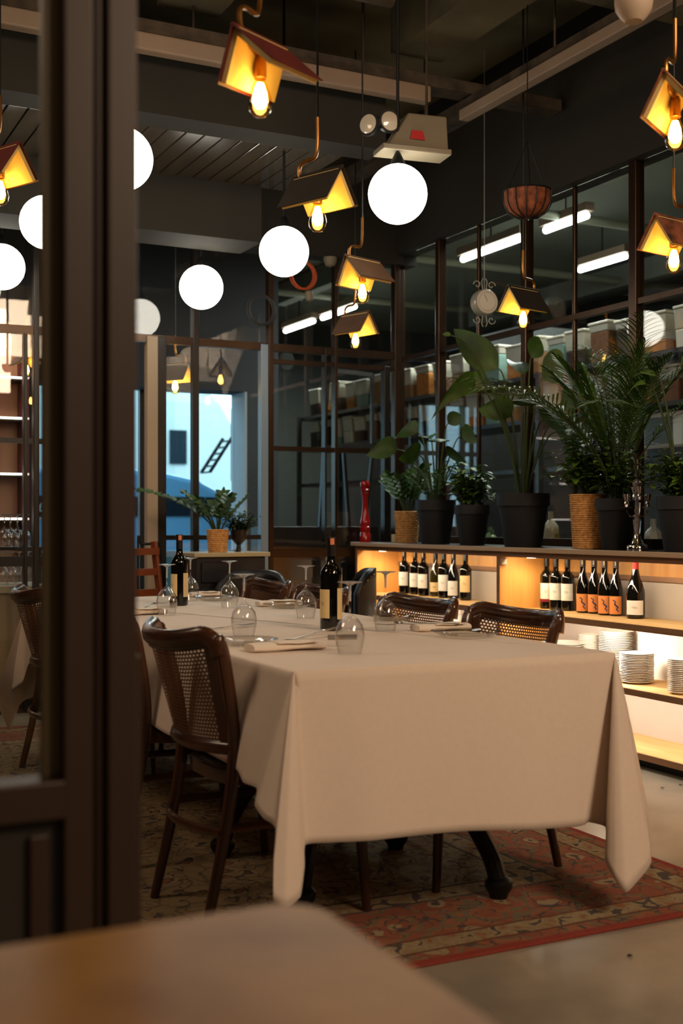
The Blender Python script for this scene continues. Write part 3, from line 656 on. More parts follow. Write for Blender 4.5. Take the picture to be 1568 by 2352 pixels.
# left side from back to front: hem rests on the seats
seq += [((TX0, y), (x, y, z)) for y, x, z in [(5.84, 1.22, .36), (5.7, 1.225, .47), (5.2, 1.225, .468), (4.7, 1.20, .40), (4.35, 1.22, .455), (4.0, 1.222, .466), (3.65, 1.21, .46), (3.45, 1.215, .462), (3.05, 1.21, .460)]]
c = (TX0, TY0)
seq += [((TX0, 2.86), P(560, 1797, 3.12)), (c, P(591, 1811, 3.03)), (c, P(586, 1850, 2.99)), (c, P(606, 1880, 2.96)), (c, P(634, 1902, 2.93)), (c, P(628, 1990, 2.90)), (c, P(628, 2070, 2.88)), (c, P(655, 2085, 2.88)), (c, P(688, 2060, 2.92)), (c, P(698, 1992, 2.97)), (c, P(700, 1940, 3.02))]
for u, v in ((760, 1936), (847, 1929), (970, 1918), (1075, 1909), (1217, 1904), (1325, 1900)):
    X = XatY(u, 2.735); seq.append(((min(X, TX1-.02), TY0), (X, 2.735+.008*math.sin(u*.02), ZatXY(v, X, 2.735))))
c = (TX1, TY0)
seq += [(c, P(1342, 1894, 3.42)), (c, P(1350, 1888, 3.50)), (c, P(1390, 1899, 3.56)), (c, P(1392, 1935, 3.50)), (c, P(1390, 1978, 3.42)), (c, P(1412, 2022, 3.39)), (c, P(1437, 2050, 3.38)), (c, P(1466, 2020, 3.41)), (c, P(1494, 1980, 3.46)), (c, P(1487, 1900, 3.52)), (c, P(1470, 1790, 3.60)), ((TX1, 2.95), (2.33, 2.99, .40))]
seq += [((TX1, y), (x, y, z)) for y, x, z in [(3.1, 2.262, .46), (3.6, 2.262, .46), (3.8, 2.27, .42), (4.3, 2.262, .46), (4.6, 2.262, .46), (5.1, 2.262, .46), (5.7, 2.262, .46)]]
c = (TX1, TY1)
seq += [(c, (2.33, 5.95, .2)), ((2.1, TY1), (2.1, 5.93, .30)), ((1.7, TY1), (1.7, 5.92, .31)), ((1.4, TY1), (1.4, 5.93, .30))]
c = (TX0, TY1)
seq += [(c, (1.27, 5.97, .26)), (c, P(45, 1620, 5.85)), (c, P(22, 1678, 5.75)), (c, P(-10, 1600, 5.65)), (c, (1.14, 5.85, .30))]
n = len(seq); K = 6; Tn = []; Bn = []
for i in range(n):
    p0, p1, p2, p3 = [Vector(seq[(i+k) % n][1]) for k in (-1, 0, 1, 2)]
    t1, t2 = seq[i][0], seq[(i+1) % n][0]
    for j in range(K):
        t = j/K
        cr_ = .5*((2*p1)+(p2-p0)*t+(2*p0-5*p1+4*p2-p3)*t*t+(-p0+3*p1-3*p2+p3)*t**3)
        ln = p1.lerp(p2, t); Bn.append(cr_.lerp(ln, .5))
        Tn.append(Vector((t1[0]+(t2[0]-t1[0])*t, t1[1]+(t2[1]-t1[1])*t, ZC)))
cl = MB(); m_ = len(Tn); rows = 22
ctr = Vector(((TX0+TX1)/2, (TY0+TY1)/2, ZC))
def rowpos(i, r):
    T = Tn[i]; Bm = Bn[i]
    if r == 0: 
        dx = max(-1, min(1, (T.x-ctr.x)/((TX1-TX0)/2))); dy = max(-1, min(1, (T.y-ctr.y)/((TY1-TY0)/2)))
        return Vector((T.x-dx*.012, T.y-dy*.012, ZC))
    if r == 1: return Vector((T.x+(Bm.x-T.x)*.004, T.y+(Bm.y-T.y)*.004, ZC-.004))
    t = (r-1)/(rows-1); e = t**.92
    q = T.lerp(Bm, t); q.x = T.x+(Bm.x-T.x)*e; q.y = T.y+(Bm.y-T.y)*e; q.z = (ZC-.006)+(Bm.z-ZC+.006)*t
    return q
for r in range(rows+1):
    for i in range(m_): cl.v.append(tuple(rowpos(i, r)))
for r in range(rows):
    for i in range(m_):
        a = r*m_+i; b_ = r*m_+(i+1) % m_
        cl.f.append((a, a+m_, b_+m_, b_))
cl.f.append(tuple(range(m_))[::-1])
co = cl.build('tablecloth', CLOTH, angle=80); md = co.modifiers.new('thickness', 'SOLIDIFY'); md.thickness = .0016; md.offset = 1
tag(co, 'white linen cloth draped over the long dining table to a low corner point', 'tablecloth')

# ================================================================= CHAIRS
def cane_mat():
    m = bpy.data.materials.new('woven_cane'); m.use_nodes = True; nt = m.node_tree; N = nt.nodes; L = nt.links
    b = N['Principled BSDF']; b.inputs['Base Color'].default_value = (*lin((92, 58, 34)), 1); b.inputs['Roughness'].default_value = .5
    uv = N.new('ShaderNodeUVMap'); sep = N.new('ShaderNodeSeparateXYZ'); L.new(uv.outputs[0], sep.inputs[0])
    def M(op, a, c=None):
        n = N.new('ShaderNodeMath'); n.operation = op
        for i, x in enumerate((a, c)):
            if x is None: continue
            if isinstance(x, (int, float)): n.inputs[i].default_value = x
            else: L.new(x, n.inputs[i])
        return n.outputs[0]
    pu, pv = .0125, .0115
    v = M('DIVIDE', sep.outputs[1], pv); row = M('FLOOR', v); fv = M('SUBTRACT', M('FRACT', v), .5)
    u = M('ADD', M('DIVIDE', sep.outputs[0], pu), M('MULTIPLY', M('FLOORED_MODULO', row, 2.0), .5)); fu = M('SUBTRACT', M('FRACT', u), .5)
    d = M('SQRT', M('ADD', M('MULTIPLY', fu, fu), M('MULTIPLY', fv, fv)))
    hole = M('LESS_THAN', d, .33)
    t = N.new('ShaderNodeBsdfTransparent'); x = N.new('ShaderNodeMixShader'); out = N['Material Output']
    L.new(hole, x.inputs[0]); L.new(b.outputs[0], x.inputs[1]); L.new(t.outputs[0], x.inputs[2]); L.new(x.outputs[0], out.inputs[0])
    return m
CANE = cane_mat()
def make_chair():
    o = empty('dining_chair', (0, 0, 0))
    # rear stiles and legs
    for s in (-1, 1):
        p = smoothpath([(s*.20, -.285, 0), (s*.196, -.235, .22), (s*.195, -.20, .43), (s*.205, -.205, .58), (s*.225, -.24, .76), (s*.232, -.258, .80)], 6)
        nn = len(p); rr = [.014+.005*min(1, i/(nn*.35)) for i in range(nn)]
        MB().tube(p, rr, 10, flat=.95).build('rear_leg', WOODD, o)
        p = [(s*.205, .215, 0), (s*.20, .205, .15), (s*.19, .185, .405)]
        MB().tube(smoothpath(p, 3), [.013, .0135, .014, .0155, .017, .0185, .0195], 10).build('front_leg', WOODD, o)
        MB().tube([(s*.195, -.225, .285), (s*.197, .19, .285)], .0105, 8, flat=1.2).build('side_stretcher', WOODD, o)
    # crest rail: bulges backwards in plan, dips in the middle, rounded shoulders into the stiles
    def crest(t):      # t -1..1
        return Vector((t*.230, -.262-.092*(1-abs(t)**2.3), .800+.030*abs(t)**2.6-.034*(max(0, abs(t)-.84)/.16)**1.6))
    pts = [crest(-1+2*i/40) for i in range(41)]
    path = [Vector((-.232, -.256, .765))]+pts+[Vector((.232, -.256, .765))]
    rad = [.0165]+[.0175]*41+[.0165]
    MB().tube(path, rad, 12, flat=1.42, ref=(0, 0, 1)).build('crest_rail', WOODD, o)
    for s in (-1, 1): MB().lathe([(0, -.03), (.017, -.026), (.0185, 0), (.0175, .015), (.011, .023), (0, .026)], 16, (s*.231, -.258, .798)).build('ear', WOODD, o)
    def low(t): return Vector((t*.200, -.20-.070*(1-abs(t)**2.2), .505))
    MB().tube([low(-1+2*i/20) for i in range(21)], .0165, 10, flat=1.2, ref=(0, 0, 1)).build('lower_back_rail', WOODD, o)
    def pan(i, j):
        t = -1+2*i; a = low(t); c = crest(t); return a.lerp(c, j)
    MB().grid(pan, 40, 16, uvfn=lambda i, j: (i*.52, j*.34)).build('cane_panel', CANE, o)
    for nm, f_ in (('panel_frame', lambda i, j: pan(.0+.07*i, j)), ('panel_frame', lambda i, j: pan(1-.07*i, j)), ('panel_frame', lambda i, j: pan(i, .89+.11*j)), ('panel_frame', lambda i, j: pan(i, .06*j))):
        MB().grid(f_, 24, 10).build(nm, WOODD, o, solid=.015)
    # seat
    def outline(k, sc=1.0):
        pts = []
        for i in range(40):
            a = 2*math.pi*i/40; ca, sa = math.cos(a), math.sin(a)
            x = math.copysign(abs(ca)**.6, ca)*(.212 if sa > 0 else .205)*sc; y = math.copysign(abs(sa)**.6, sa)*.212*sc
            pts.append((x, y, k))
        return pts
    rg = MB(); lv = [outline(.395, .97), outline(.395, 1.0), outline(.43, 1.0), outline(.436, .98)]
    for q in lv: rg.v += q
    for r in range(3):
        for i in range(40): rg.f.append((r*40+i, r*40+(i+1) % 40, (r+1)*40+(i+1) % 40, (r+1)*40+i))
    rg.f.append(tuple(range(40))[::-1]); rg.f.append(tuple(range(120, 160))); rg.build('seat_frame', WOODD, o)
    st = MB(); lv = [outline(.4365, .9), outline(.441, .88), outline(.443, .75), outline(.444, .3)]
    for q in lv: st.v += q
    for r in range(3):
        for i in range(40): st.f.append((r*40+i, r*40+(i+1) % 40, (r+1)*40+(i+1) % 40, (r+1)*40+i))
    st.f.append(tuple(range(120, 160))); st.build('seat', SEATM, o)
    MB().tube([(t*.197, -.235-.05*(1-t*t), .275) for t in [-1+i/6 for i in range(13)]], .0105, 8, flat=1.3, ref=(0, 0, 1)).build('rear_stretcher', WOODD, o)
    MB().tube([(t*.199, .195, .285) for t in (-1, 0, 1)], .0105, 8).build('front_stretcher', WOODD, o)
    return o
# local +y is the sitter's front
ch0 = make_chair()
hp = math.pi/2
spots = [((1.40, 3.26), -hp+.03, 'near dark bentwood cane chair in full view on the left of the table'),
         ((1.39, 3.97), -hp-.03, 'second bentwood cane chair on the left, half hidden by the partition post'),
         ((1.44, 5.35), -hp, 'bentwood cane chair at the far left corner seen through the partition glass'),
         ((2.085, 3.345), hp+.10, 'nearest cane chair on the shelf side, beside the plate stacks'),
         ((2.085, 3.985), hp+.10, 'second cane chair on the shelf side, left of the white china pot'),
         ((2.085, 4.87), hp+.05, 'third cane chair on the shelf side, behind the nearer wine bottle'),
         ((2.085, 5.49), hp+.05, 'farthest cane chair on the shelf side, near the back glass')]
for i, ((x, y), rz, lab_) in enumerate(spots):
    o = ch0 if i == 0 else copy_tree(ch0)
    o.location = (x, y, .008); o.rotation_euler = (0, 0, rz); tag(o, lab_, 'chair', 'bentwood cane chairs around the table')

# ================================================================= TABLEWARE
wg = [(803, 1502, 'nearest upturned wine glass, right of the wine bottle'), (560, 1463, 'upturned wine glass nearest the left chair back'), (885, 1450, 'upturned wine glass in front of the left cane chair on the shelf side'),
      (702, 1420, 'upturned wine glass just left of the near wine bottle'), (527, 1396, 'upturned wine glass farthest back, below the wicker plant pot'), (383, 1413, 'leftmost upturned wine glass, beside the farther wine bottle'), (437, 1380, 'upturned wine glass half hidden behind the farther wine bottle')]
gfirst = None
outer = [(.0335, 0), (.038, .02), (.0425, .045), (.0425, .06), (.037, .082), (.024, .10), (.010, .112), (.0045, .12), (.0038, .15), (.0038, .185), (.006, .196), (.015, .2015), (.034, .2045), (.036, .2055)]
inner = [(.036, .2065), (.015, .2045), (0, .2045)]
bowl_in = [(0, .1085), (.022, .0985), (.0358, .0808), (.0413, .0597), (.0413, .045), (.0368, .02), (.0325, 0)]
for (u, v, lab_) in wg:
    p = onz(u, v, ZC)
    if gfirst is None:
        o = empty('wine_glass', (0, 0, 0))
        MB().lathe(bowl_in+outer[:9], 32).build('bowl', GLASS, o)
        MB().lathe([(0, .1505)]+[(.0038, .1505)]+outer[9:]+inner, 28).build('stem_and_foot', STEMG, o); gfirst = o
    else: o = copy_tree(gfirst)
    o.location = (p.x, p.y, ZC+.0012); tag(o, lab_, 'wine glass', 'upturned wine glasses on the table')
def gplate(u, v, R, lab_):
    p = onz(u, v, ZC)
    o = MB().lathe([(0, .0), (R*.60, 0), (R*.68, .004), (R*.98, .018), (R, .020), (R*.97, .0205), (R*.66, .007), (R*.5, .004), (0, .004)], 48).build('glass_plate', GPLATE)
    o.location = (p.x, p.y, ZC+.001); tag(o, lab_, 'plate', 'clear glass plates on the table')
gplate(1070, 1463, .118, 'clear glass plate in front of the nearest shelf-side chair')
gplate(565, 1482, .10, 'clear glass plate beside the near left chair back')
gplate(660, 1397, .11, 'clear glass plate left of the near wine bottle, by the napkin')
gplate(495, 1380, .11, 'clear glass plate at the far end of the table')
gplate(905, 1425, .10, 'clear glass plate in front of the second shelf-side chair')
def napkin(u, v, L_, W_, rz, lab_, cut=None):
    p = onz(u, v, ZC); o = empty('napkin', (p.x, p.y, ZC+.001), rz, lab_, 'napkin', 'folded white napkins')
    def fn(i, j):
        a = 2*math.pi*j; x = (i-.5)*L_; y = math.copysign(abs(math.cos(a))**.7, math.cos(a))*W_/2; z = .012+math.copysign(abs(math.sin(a))**.8, math.sin(a))*.011*(1+.25*math.sin(i*7)); return (x, y, z)
    b = MB().grid(fn, 14, 20); b.f.append(tuple(k*15 for k in range(20))); b.f.append(tuple(k*15+14 for k in range(20))[::-1]); b.build('folded_cloth', NAPK, o)
    MB().grid(lambda i, j: ((i-.5)*L_*.55+L_*.1, (j-.5)*W_*1.05, .0245+.001*math.sin(i*9)), 8, 4).build('top_fold', NAPK, o, solid=.003)
def fork(p, rz, lab_, z=.028, pitch=0, nm='fork'):
    o = empty(nm, p+Vector((0, 0, z)), rz, lab_, nm, None); o.rotation_euler = (0, pitch, rz)
    MB().tube(smoothpath([(-.09, 0, 0), (-.02, 0, .002), (.035, 0, .006), (.05, 0, .004)], 4), [.005]*4+[.0035]*4+[.003]*5, 8, flat=.4).build('handle', SILV, o)
    if nm == 'fork':
        b = MB(); b.cbox((.062, 0, .003), (.028, .022, .002))
        for k in range(4): b.bar((.075, -.009+.006*k, .003), (.112, -.0085+.0057*k, .005), .0026, .0018)
        b.build('tines', SILV, o, smooth=False)
    elif nm == 'spoon':
        MB().lathe([(0, -.006), (.012, -.004), (.019, .002), (.018, .0028), (.011, -.0024), (0, -.0045)], 20).build('bowl', SILV, o, loc=(.075, 0, .004))
        o.children[-1].scale = (1.5, 1, 1)
    else:
        MB().bar((.04, 0, .004), (.13, .004, .004), .002, .016).build('blade', SILV, o, smooth=False)
napkin(655, 1494, .23, .085, 0.0, 'folded white napkin at the near end, right of the left chair back')
q = onz(715, 1478, ZC); fork(q, math.radians(15), 'fork resting on the near napkin', pitch=-.12)
q = onz(722, 1488, ZC); fork(q, math.radians(-20), 'knife resting across the near napkin', z=.027, nm='knife')
napkin(1012, 1449, .20, .08, math.radians(-5), 'folded white napkin in front of the two nearest shelf-side chairs')
q = onz(965, 1450, ZC); fork(q, math.radians(150), 'spoon lying on the shelf-side napkin', z=.026, nm='spoon')
q = onz(935, 1450, ZC); fork(q, math.radians(170), 'fork lying left of the shelf-side napkin', z=.022)
napkin(640, 1392, .2, .08, math.radians(-5), 'folded white napkin in front of the third shelf-side chair')
napkin(325, 1412, .2, .08, 0.1, 'folded white napkin at the left edge beside the partition post')
q = onz(345, 1405, ZC); fork(q, math.radians(60), 'fork beside the leftmost upturned wine glass', z=.026)
napkin(470, 1371, .16, .07, 0, 'folded white napkin at the far end of the table')
q = onz(530, 1443, ZC); fork(q, math.radians(20), 'fork left of the upturned wine glass by the left chair', z=.005)
tag(MB().lathe([(0, 0), (.014, 0), (.015, .03), (.012, .04), (0, .04)], 16).build('salt_cellar', SILV, loc=tuple(onz(397, 1396, ZC))), 'small grey salt cellar beside the farther wine bottle', 'salt cellar')

# ================================================================= PLANTS
def leaf(b, base, d, up, L_, W_, droop=.3, fold=.25, n=6, tip=1.0):
    d = Vector(d).normalized(); up = Vector(up); sd = d.cross(up)
    if sd.length < .05: sd = d.cross(Vector((1, .2, 0)))
    sd.normalize(); up2 = sd.cross(d).normalized()
    base = Vector(base); o = len(b.v)
    for i in range(n+1):
        t = i/n; wv = W_*.5*(math.sin(math.pi*min(1, t**.75*.98+.02))**.8)*tip
        c = base+d*(L_*t)+Vector((0, 0, -1))*(droop*L_*t*t)
        b.v.append(tuple(c-sd*wv+up2*wv*fold)); b.v.append(tuple(c)); b.v.append(tuple(c+sd*wv+up2*wv*fold))
    for i in range(n):
        a = o+3*i; b.f.append((a, a+1, a+4, a+3)); b.f.append((a+1, a+2, a+5, a+4))
def squash(b, lim=.18):
    # leaves press up against the pane behind them instead of passing through
    b.v = [((lim*math.tanh(x/lim) if x > 0 else x), y, z) for (x, y, z) in b.v]; return b
def pot(o, R, Hh, m, basket=False):
    if basket:
        b = MB(); k = int(Hh/.011); prof = [(0, 0), (R*.82, 0)]
        for i in range(k): 
            z = Hh*(i+.5)/k; r = R*(.84+.16*(z/Hh)); prof += [(r-.003, z-.004), (r+.001, z), (r-.003, z+.004)]
        prof += [(R*.94, Hh), (R*.9, Hh*.9), (0, Hh*.9)]
        b.lathe(prof, 40)
        # weave: push alternate columns in and out
        vv = []
        for idx, (x, y, z) in enumerate(b.v):
            kcol = idx % 40; row = idx//40
            s = 1+(.018 if (kcol//2+row//3) % 2 else -.012) if 2 <= row < 2+3*k else 1
            vv.append((x*s, y*s, z))
        b.v = vv; b.build('basket', m, o)
    else:
        MB().lathe([(0, 0), (R*.68, 0), (R*.70, .005), (R*.92, Hh*.74), (R*.93, Hh*.76), (R, Hh*.765), (R*1.0, Hh), (R*.94, Hh), (R*.9, Hh*.88), (0, Hh*.88)], 36).build('pot', m, o)
    MB().lathe([(0, Hh*.905), (R*.88, Hh*.9), (R*.88, Hh*.86), (0, Hh*.86)], 24).build('soil', SOIL, o)
def place_pot(name, u, vb, X, R, Hh, m, label, basket=False, z=.998):
    y = YatX(u, X); o = empty(name, (X, y, z), 0, label, 'plant'); pot(o, R, Hh, m, basket); return o
def zz(o, z0, n, Lr, seed, m=LEAF, leafL=.07, rad=.03, lean=None, pitch=.028):
    rnd = random.Random(seed); fb = MB(); sb = MB()
    for k in range(n):
        a = 2*math.pi*k/n+rnd.uniform(-.4, .4); tl = rnd.uniform(.15, .62); L_ = Lr*rnd.uniform(.7, 1.1)
        if lean and k == 0: a, tl, L_ = lean
        dirh = Vector((math.cos(a), math.sin(a), 0)); base = Vector((dirh.x*rad*.6, dirh.y*rad*.6, z0))
        pts = []
        for i in range(9):
            t = i/8; pts.append(base+dirh*(L_*tl*(t**1.4)*1.2)+Vector((0, 0, L_*(t-.45*tl*t*t))))
        sb.tube(pts, [.006*(1-.75*i/8) for i in range(9)], 6)
        cnt = int(L_/pitch)
        for j in range(3, cnt+1):
            t = j/cnt; i = min(7, int(t*8)); f_ = t*8-i; p = pts[i].lerp(pts[i+1], min(f_, 1)); tg = (pts[i+1]-pts[i]).normalized()
            sd = tg.cross(Vector((0, 0, 1))); 
            if sd.length < .1: sd = tg.cross(dirh)
            sd.normalize()
            for s in (-1, 1):
                dd = (tg*.75+sd*s*.8+Vector((rnd.uniform(-.1, .1),)*3)).normalized()
                leaf(fb, p, dd, Vector((math.cos(AT), math.sin(AT), .8)), leafL*rnd.uniform(.8, 1.15), leafL*.52, .12, .2, 5)
        leaf(fb, pts[-1], (pts[-1]-pts[-2]), dirh, leafL, leafL*.45, .1, .2, 5)
    squash(fb).build('foliage', m, o, angle=180); squash(sb).build('stem', STALK, o)
def paddles(o, z0, specs, m=LEAF):
    fb = MB(); sb = MB()
    for (a, out, hgt, Ls, Wd, dr) in specs:
        dirh = Vector((math.cos(a), math.sin(a), 0)); base = Vector((dirh.x*.02, dirh.y*.02, z0))
        pts = smoothpath([base, base+dirh*out*.25+Vector((0, 0, hgt*.5)), base+dirh*out*.7+Vector((0, 0, hgt*.92)), base+dirh*out+Vector((0, 0, hgt))], 5)
        sb.tube(pts, [.007-.004*i/len(pts) for i in range(len(pts))], 6)
        tg = (pts[-1]-pts[-2]).normalized()
        fc_ = Vector((math.cos(AT), math.sin(AT), .25)); leaf(fb, pts[-1], (tg+dirh*.45+Vector((0, 0, .25))).normalized(), (fc_+dirh*.35).normalized(), Ls, Wd*1.35, dr, .3, 10)
    squash(fb).build('foliage', m, o, angle=180, subsurf=1); squash(sb).build('stem', STALK, o)
def palm(o, z0, n, Lr, seed, m=LEAF2):
    rnd = random.Random(seed); fb = MB(); sb = MB()
    for k in range(n):
        a = 2*math.pi*k/n+rnd.uniform(-.25, .25); L_ = Lr*rnd.uniform(.75, 1.08); arch = rnd.uniform(.35, .95)
        if k % 3 == 0: arch *= .45
        dirh = Vector((math.cos(a), math.sin(a), 0)); base = Vector((dirh.x*.015, dirh.y*.015, z0)); pts = []
        for i in range(13):
            t = i/12; pts.append(base+dirh*(L_*arch*(t**1.6))+Vector((0, 0, L_*(t*(1-.1*arch)-.42*arch*t**3))))
        sb.tube(pts, [.0055*(1-.8*i/12) for i in range(13)], 5)
        for j in range(26):
            t = .36+.64*j/25; x = t*12; i = min(11, int(x)); p = pts[i].lerp(pts[i+1], x-i); tg = (pts[min(i+1, 12)]-pts[i]).normalized()
            sd = tg.cross(Vector((0, 0, 1)))
            if sd.length < .1: sd = Vector((-dirh.y, dirh.x, 0))
            sd.normalize(); ll = .19*math.sin(math.pi*(.18+.74*(t-.36)/.64))*Lr/.7
            for s in (-1, 1):
                dd = (tg*.7+sd*s*.75+Vector((0, 0, rnd.uniform(-.05, .25)))).normalized()
                leaf(fb, p, dd, Vector((0, 0, 1)), ll*rnd.uniform(.85, 1.1), .0115, .28, .2, 3)
    squash(fb).build('frond', m, o, angle=180); squash(sb).build('stem', STALK, o)
def bush(o, z0, n, Rr, Hh, seed, m=LEAF3, ll=.06, wr=.5):
    n = int(n*1.5); rnd = random.Random(seed); fb = MB(); sb = MB()
    for k in range(n):
        a = rnd.uniform(0, 6.28); r = Rr*rnd.uniform(.2, 1); h = Hh*rnd.uniform(.35, 1)
        tip = Vector((r*math.cos(a), r*math.sin(a), z0+h)); base = Vector((tip.x*.15, tip.y*.15, z0))
        pts = [base, base.lerp(tip, .5)+Vector((0, 0, h*.12)), tip]; sb.tube(pts, [.003, .0022, .0012], 5)
        for j in range(6):
            t = .35+.13*j; p = pts[1].lerp(pts[2], max(0, (t-.5)*2)) if t > .5 else pts[0].lerp(pts[1], t*2)
            aa = rnd.uniform(0, 6.28); dd = Vector((math.cos(aa), math.sin(aa), rnd.uniform(-.1, .6)))
            leaf(fb, p, dd, Vector((0, 0, 1)), ll*rnd.uniform(.7, 1.2), ll*wr, .3, .25, 5)
    squash(fb).build('foliage', m, o, angle=180); squash(sb).build('stem', STALK, o)
# world angle of image-right and image-left
AR = math.atan2(-S, Cc); AL = AR+math.pi; AT = math.atan2(-Cc, -S)   # right, left, towards camera
Xp = 3.85
def pxm(u, X): y = YatX(u, X); return F/dep(X, y)
o = place_pot('potted_plant', 934, 1243, Xp, .084, .205, WICK, 'small wicker basket plant with stiff leafy stems, leftmost on the cabinet top', True); zz(o, .18, 8, .34, 3, LEAF, .085, pitch=.035)
o = place_pot('potted_plant', 1000, 1250, Xp-.02, .125, .27, POTD, 'broad-leaved plant in a charcoal pot, second from the left on the cabinet top')
paddles(o, .24, [(AL+.1, .22, .34, .20, .11, .5), (AR-.2, .16, .42, .18, .10, .6), (AT, .12, .38, .2, .1, .5), (AL-.5, .1, .45, .19, .10, .7), (AR+.5, .2, .26, .2, .1, .6), (AT+.6, .1, .3, .2, .09, .7), (AL+.8, .14, .30, .2, .11, .5), (1.2, .15, .42, .2, .11, .6), (AR, .06, .5, .16, .08, .4)], LEAF)
zz(o, .22, 4, .30, 31, LEAF, .05)
o = place_pot('potted_plant', 1084, 1252, Xp, .105, .235, POTD, 'bushy small-leaved plant in a charcoal pot, third from the left on the cabinet top'); bush(o, .2, 34, .16, .30, 5, LEAF3, .075)
o = place_pot('potted_plant', 1201, 1255, Xp-.02, .145, .29, POTD, 'tall paddle-leaved plant in the largest charcoal pot on the cabinet top')
paddles(o, .26, [(AL, .18, .62, .26, .12, .9), (AL+.25, .40, .88, .05, .02, .3), (AL-.2, .12, .72, .30, .13, -.15), (AR+.1, .10, .66, .32, .15, .25), (AR, .26, .52, .28, .15, .8), (AT, .1, .5, .28, .14, .6), (AL+.5, .30, .60, .30, .12, 1.0), (AR-.5, .18, .36, .28, .15, .8), (AR+.7, .05, .78, .2, .1, .2), (AL, .05, .45, .24, .12, .5), (AT+.5, .16, .42, .24, .13, .9), (1.0, .12, .7, .3, .13, .3)], LEAF)
o = place_pot('potted_plant', 1352, 1262, Xp, .098, .275, WICK, 'tall wicker basket with leafy green plant near the candelabra', True); bush(o, .25, 40, .20, .36, 8, LEAF3, .085)
o = place_pot('potted_palm', 1415, 1265, Xp+.01, .10, .25, POTD, 'feathery palm in a charcoal pot with fronds spreading before the kitchen glass')
palm(o, .22, 26, .98, 4)
bush(o, .2, 26, .15, .30, 18, LEAF3, .08)
o = place_pot('potted_plant', 1566, 1268, Xp-.02, .115, .25, POTD, 'bright green bushy plant in a charcoal pot at the right edge'); bush(o, .22, 46, .18, .24, 12, LEAF3, .06)
paddles(o, .2, [(AL, .10, .60, .10, .02, .5), (AL+.5, .2, .55, .12, .02, .9), (AR, .05, .7, .12, .02, .3)], LEAF2)
# pepper mill
o = empty('pepper_mill', (3.755, YatX(838, 3.755), .998), 0, 'very tall glossy red pepper mill on the left end of the cabinet', 'pepper mill')
MB().lathe([(0, 0), (.036, 0), (.036, .06), (.031, .068), (.036, .076), (.036, .10), (.031, .106), (.034, .115), (.034, .14), (.030, .15), (.022, .20), (.018, .25), (.020, .30), (.028, .33), (.0, .332)], 28).build('body', REDL, o)
MB().lathe([(.0, .333), (.026, .334), (.031, .35), (.024, .36), (.032, .372), (.033, .395), (.024, .41), (0, .412)], 28).build('head', REDL, o)
# candelabra
o = empty('candelabra', (3.78, YatX(1463, 3.78), .998), 0, 'crystal and chrome candelabra between the plants at the right', 'candelabra')
MB().lathe([(0, 0), (.05, 0), (.051, .004), (.049, .022), (.046, .026), (.03, .034), (.018, .06), (.014, .075), (0, .075)], 32).build('base', CHROME, o)
MB().lathe([(0, .076), (.013, .076), (.02, .13), (.02, .145), (.012, .15), (.017, .165), (.010, .175), (.016, .19), (.009, .2), (.009, .26), (.016, .272), (.010, .285), (.018, .30), (.024, .315), (.018, .33), (.01, .34), (0, .34)], 12).build('stem', mat('crystal', (235, 225, 222), .05, trans=.75, ior=1.6), o, angle=10)
MB().lathe([(0, .345), (.05, .347), (.05, .35), (.01, .353), (.01, .36), (.018, .37), (.012, .38), (.02, .40), (.014, .41), (.022, .43), (0, .43)], 24).build('top_cup', CHROME, o)
for k, (a, zz_) in enumerate(((AL, .20), (AR, .20), (AT, .235), (AT+math.pi, .235))):
    dx, dy = math.cos(a)*.05, math.sin(a)*.05
    b = MB(); b.tube(smoothpath([(0, 0, .17), (dx*.6, dy*.6, .16), (dx, dy, zz_-.01)], 5), .004, 6)
    b.lathe([(0, zz_), (.026, zz_+.001), (.026, zz_+.004), (.008, zz_+.006), (.013, zz_+.02), (.009, zz_+.03), (.019, zz_+.065), (.015, zz_+.065), (0, zz_+.04)], 16, (dx, dy, 0)); b.build('arm', CHROME, o)
tag(MB().lathe([(0, 0), (.026, 0), (.02, .03), (.012, .07), (0, .08)], 4).build('glass_pyramid', mat('pale_crystal', (190, 196, 188), .15), loc=(3.98, YatX(1502, 3.98), 1.05)), 'pale glass pyramid on the ledge right of the candelabra', 'ornament')
tag(B('ledge_block', (3.94, YatX(1502, 3.98)-.03, .998), (4.02, YatX(1502, 3.98)+.03, 1.05), BLACK), 'small dark block carrying the glass pyramid', 'block')
tag(B('folded_card', (3.93, YatX(905, 3.94)-.02, .998), (3.94, YatX(905, 3.94)+.02, 1.05), LABC), 'small cream card beside the leftmost wicker basket', 'card')
# hanging coconut basket, kitchen scale, cable coils
p = P(1211, 470, 5.6); o = empty('hanging_basket', p, 0, 'rust coconut-fibre hanging basket above the kitchen glass', 'basket')
COIR = mat('coconut_fibre', (150, 84, 54), .95, rgb2=(96, 52, 34), scale=30, bump=.6)
MB().lathe([(0, -.06), (.05, -.055), (.085, -.035), (.105, 0), (.108, .03), (.11, .06), (.104, .06), (.1, .0), (0, -.05)], 32).build('liner', COIR, o)
b = MB()
for k in range(14):
    a = 2*math.pi*k/14; b.tube([(math.cos(a)*r, math.sin(a)*r, z) for r, z in ((.02, -.064), (.055, -.058), (.09, -.036), (.11, 0), (.115, .06))], .0025, 5)
b.tube([(math.cos(2*math.pi*k/24)*.113, math.sin(2*math.pi*k/24)*.113, .06) for k in range(25)], .003, 5); b.build('wire_frame', BLACK, o)
b = MB(); 
for k in range(3): a = 2*math.pi*k/3; b.tube([(math.cos(a)*.113, math.sin(a)*.113, .06), (0, 0, .3), (0, 0, CZ-p.z)], .0025, 5)
b.build('hanging_chain', BLACK, o)
p = P(1112, 695, 6.9); o = empty('hanging_scale', p, yaw_cam(1, 0)+.35, 'round white-dialled hanging scale with scrolled ironwork behind the kitchen glass', 'scale')
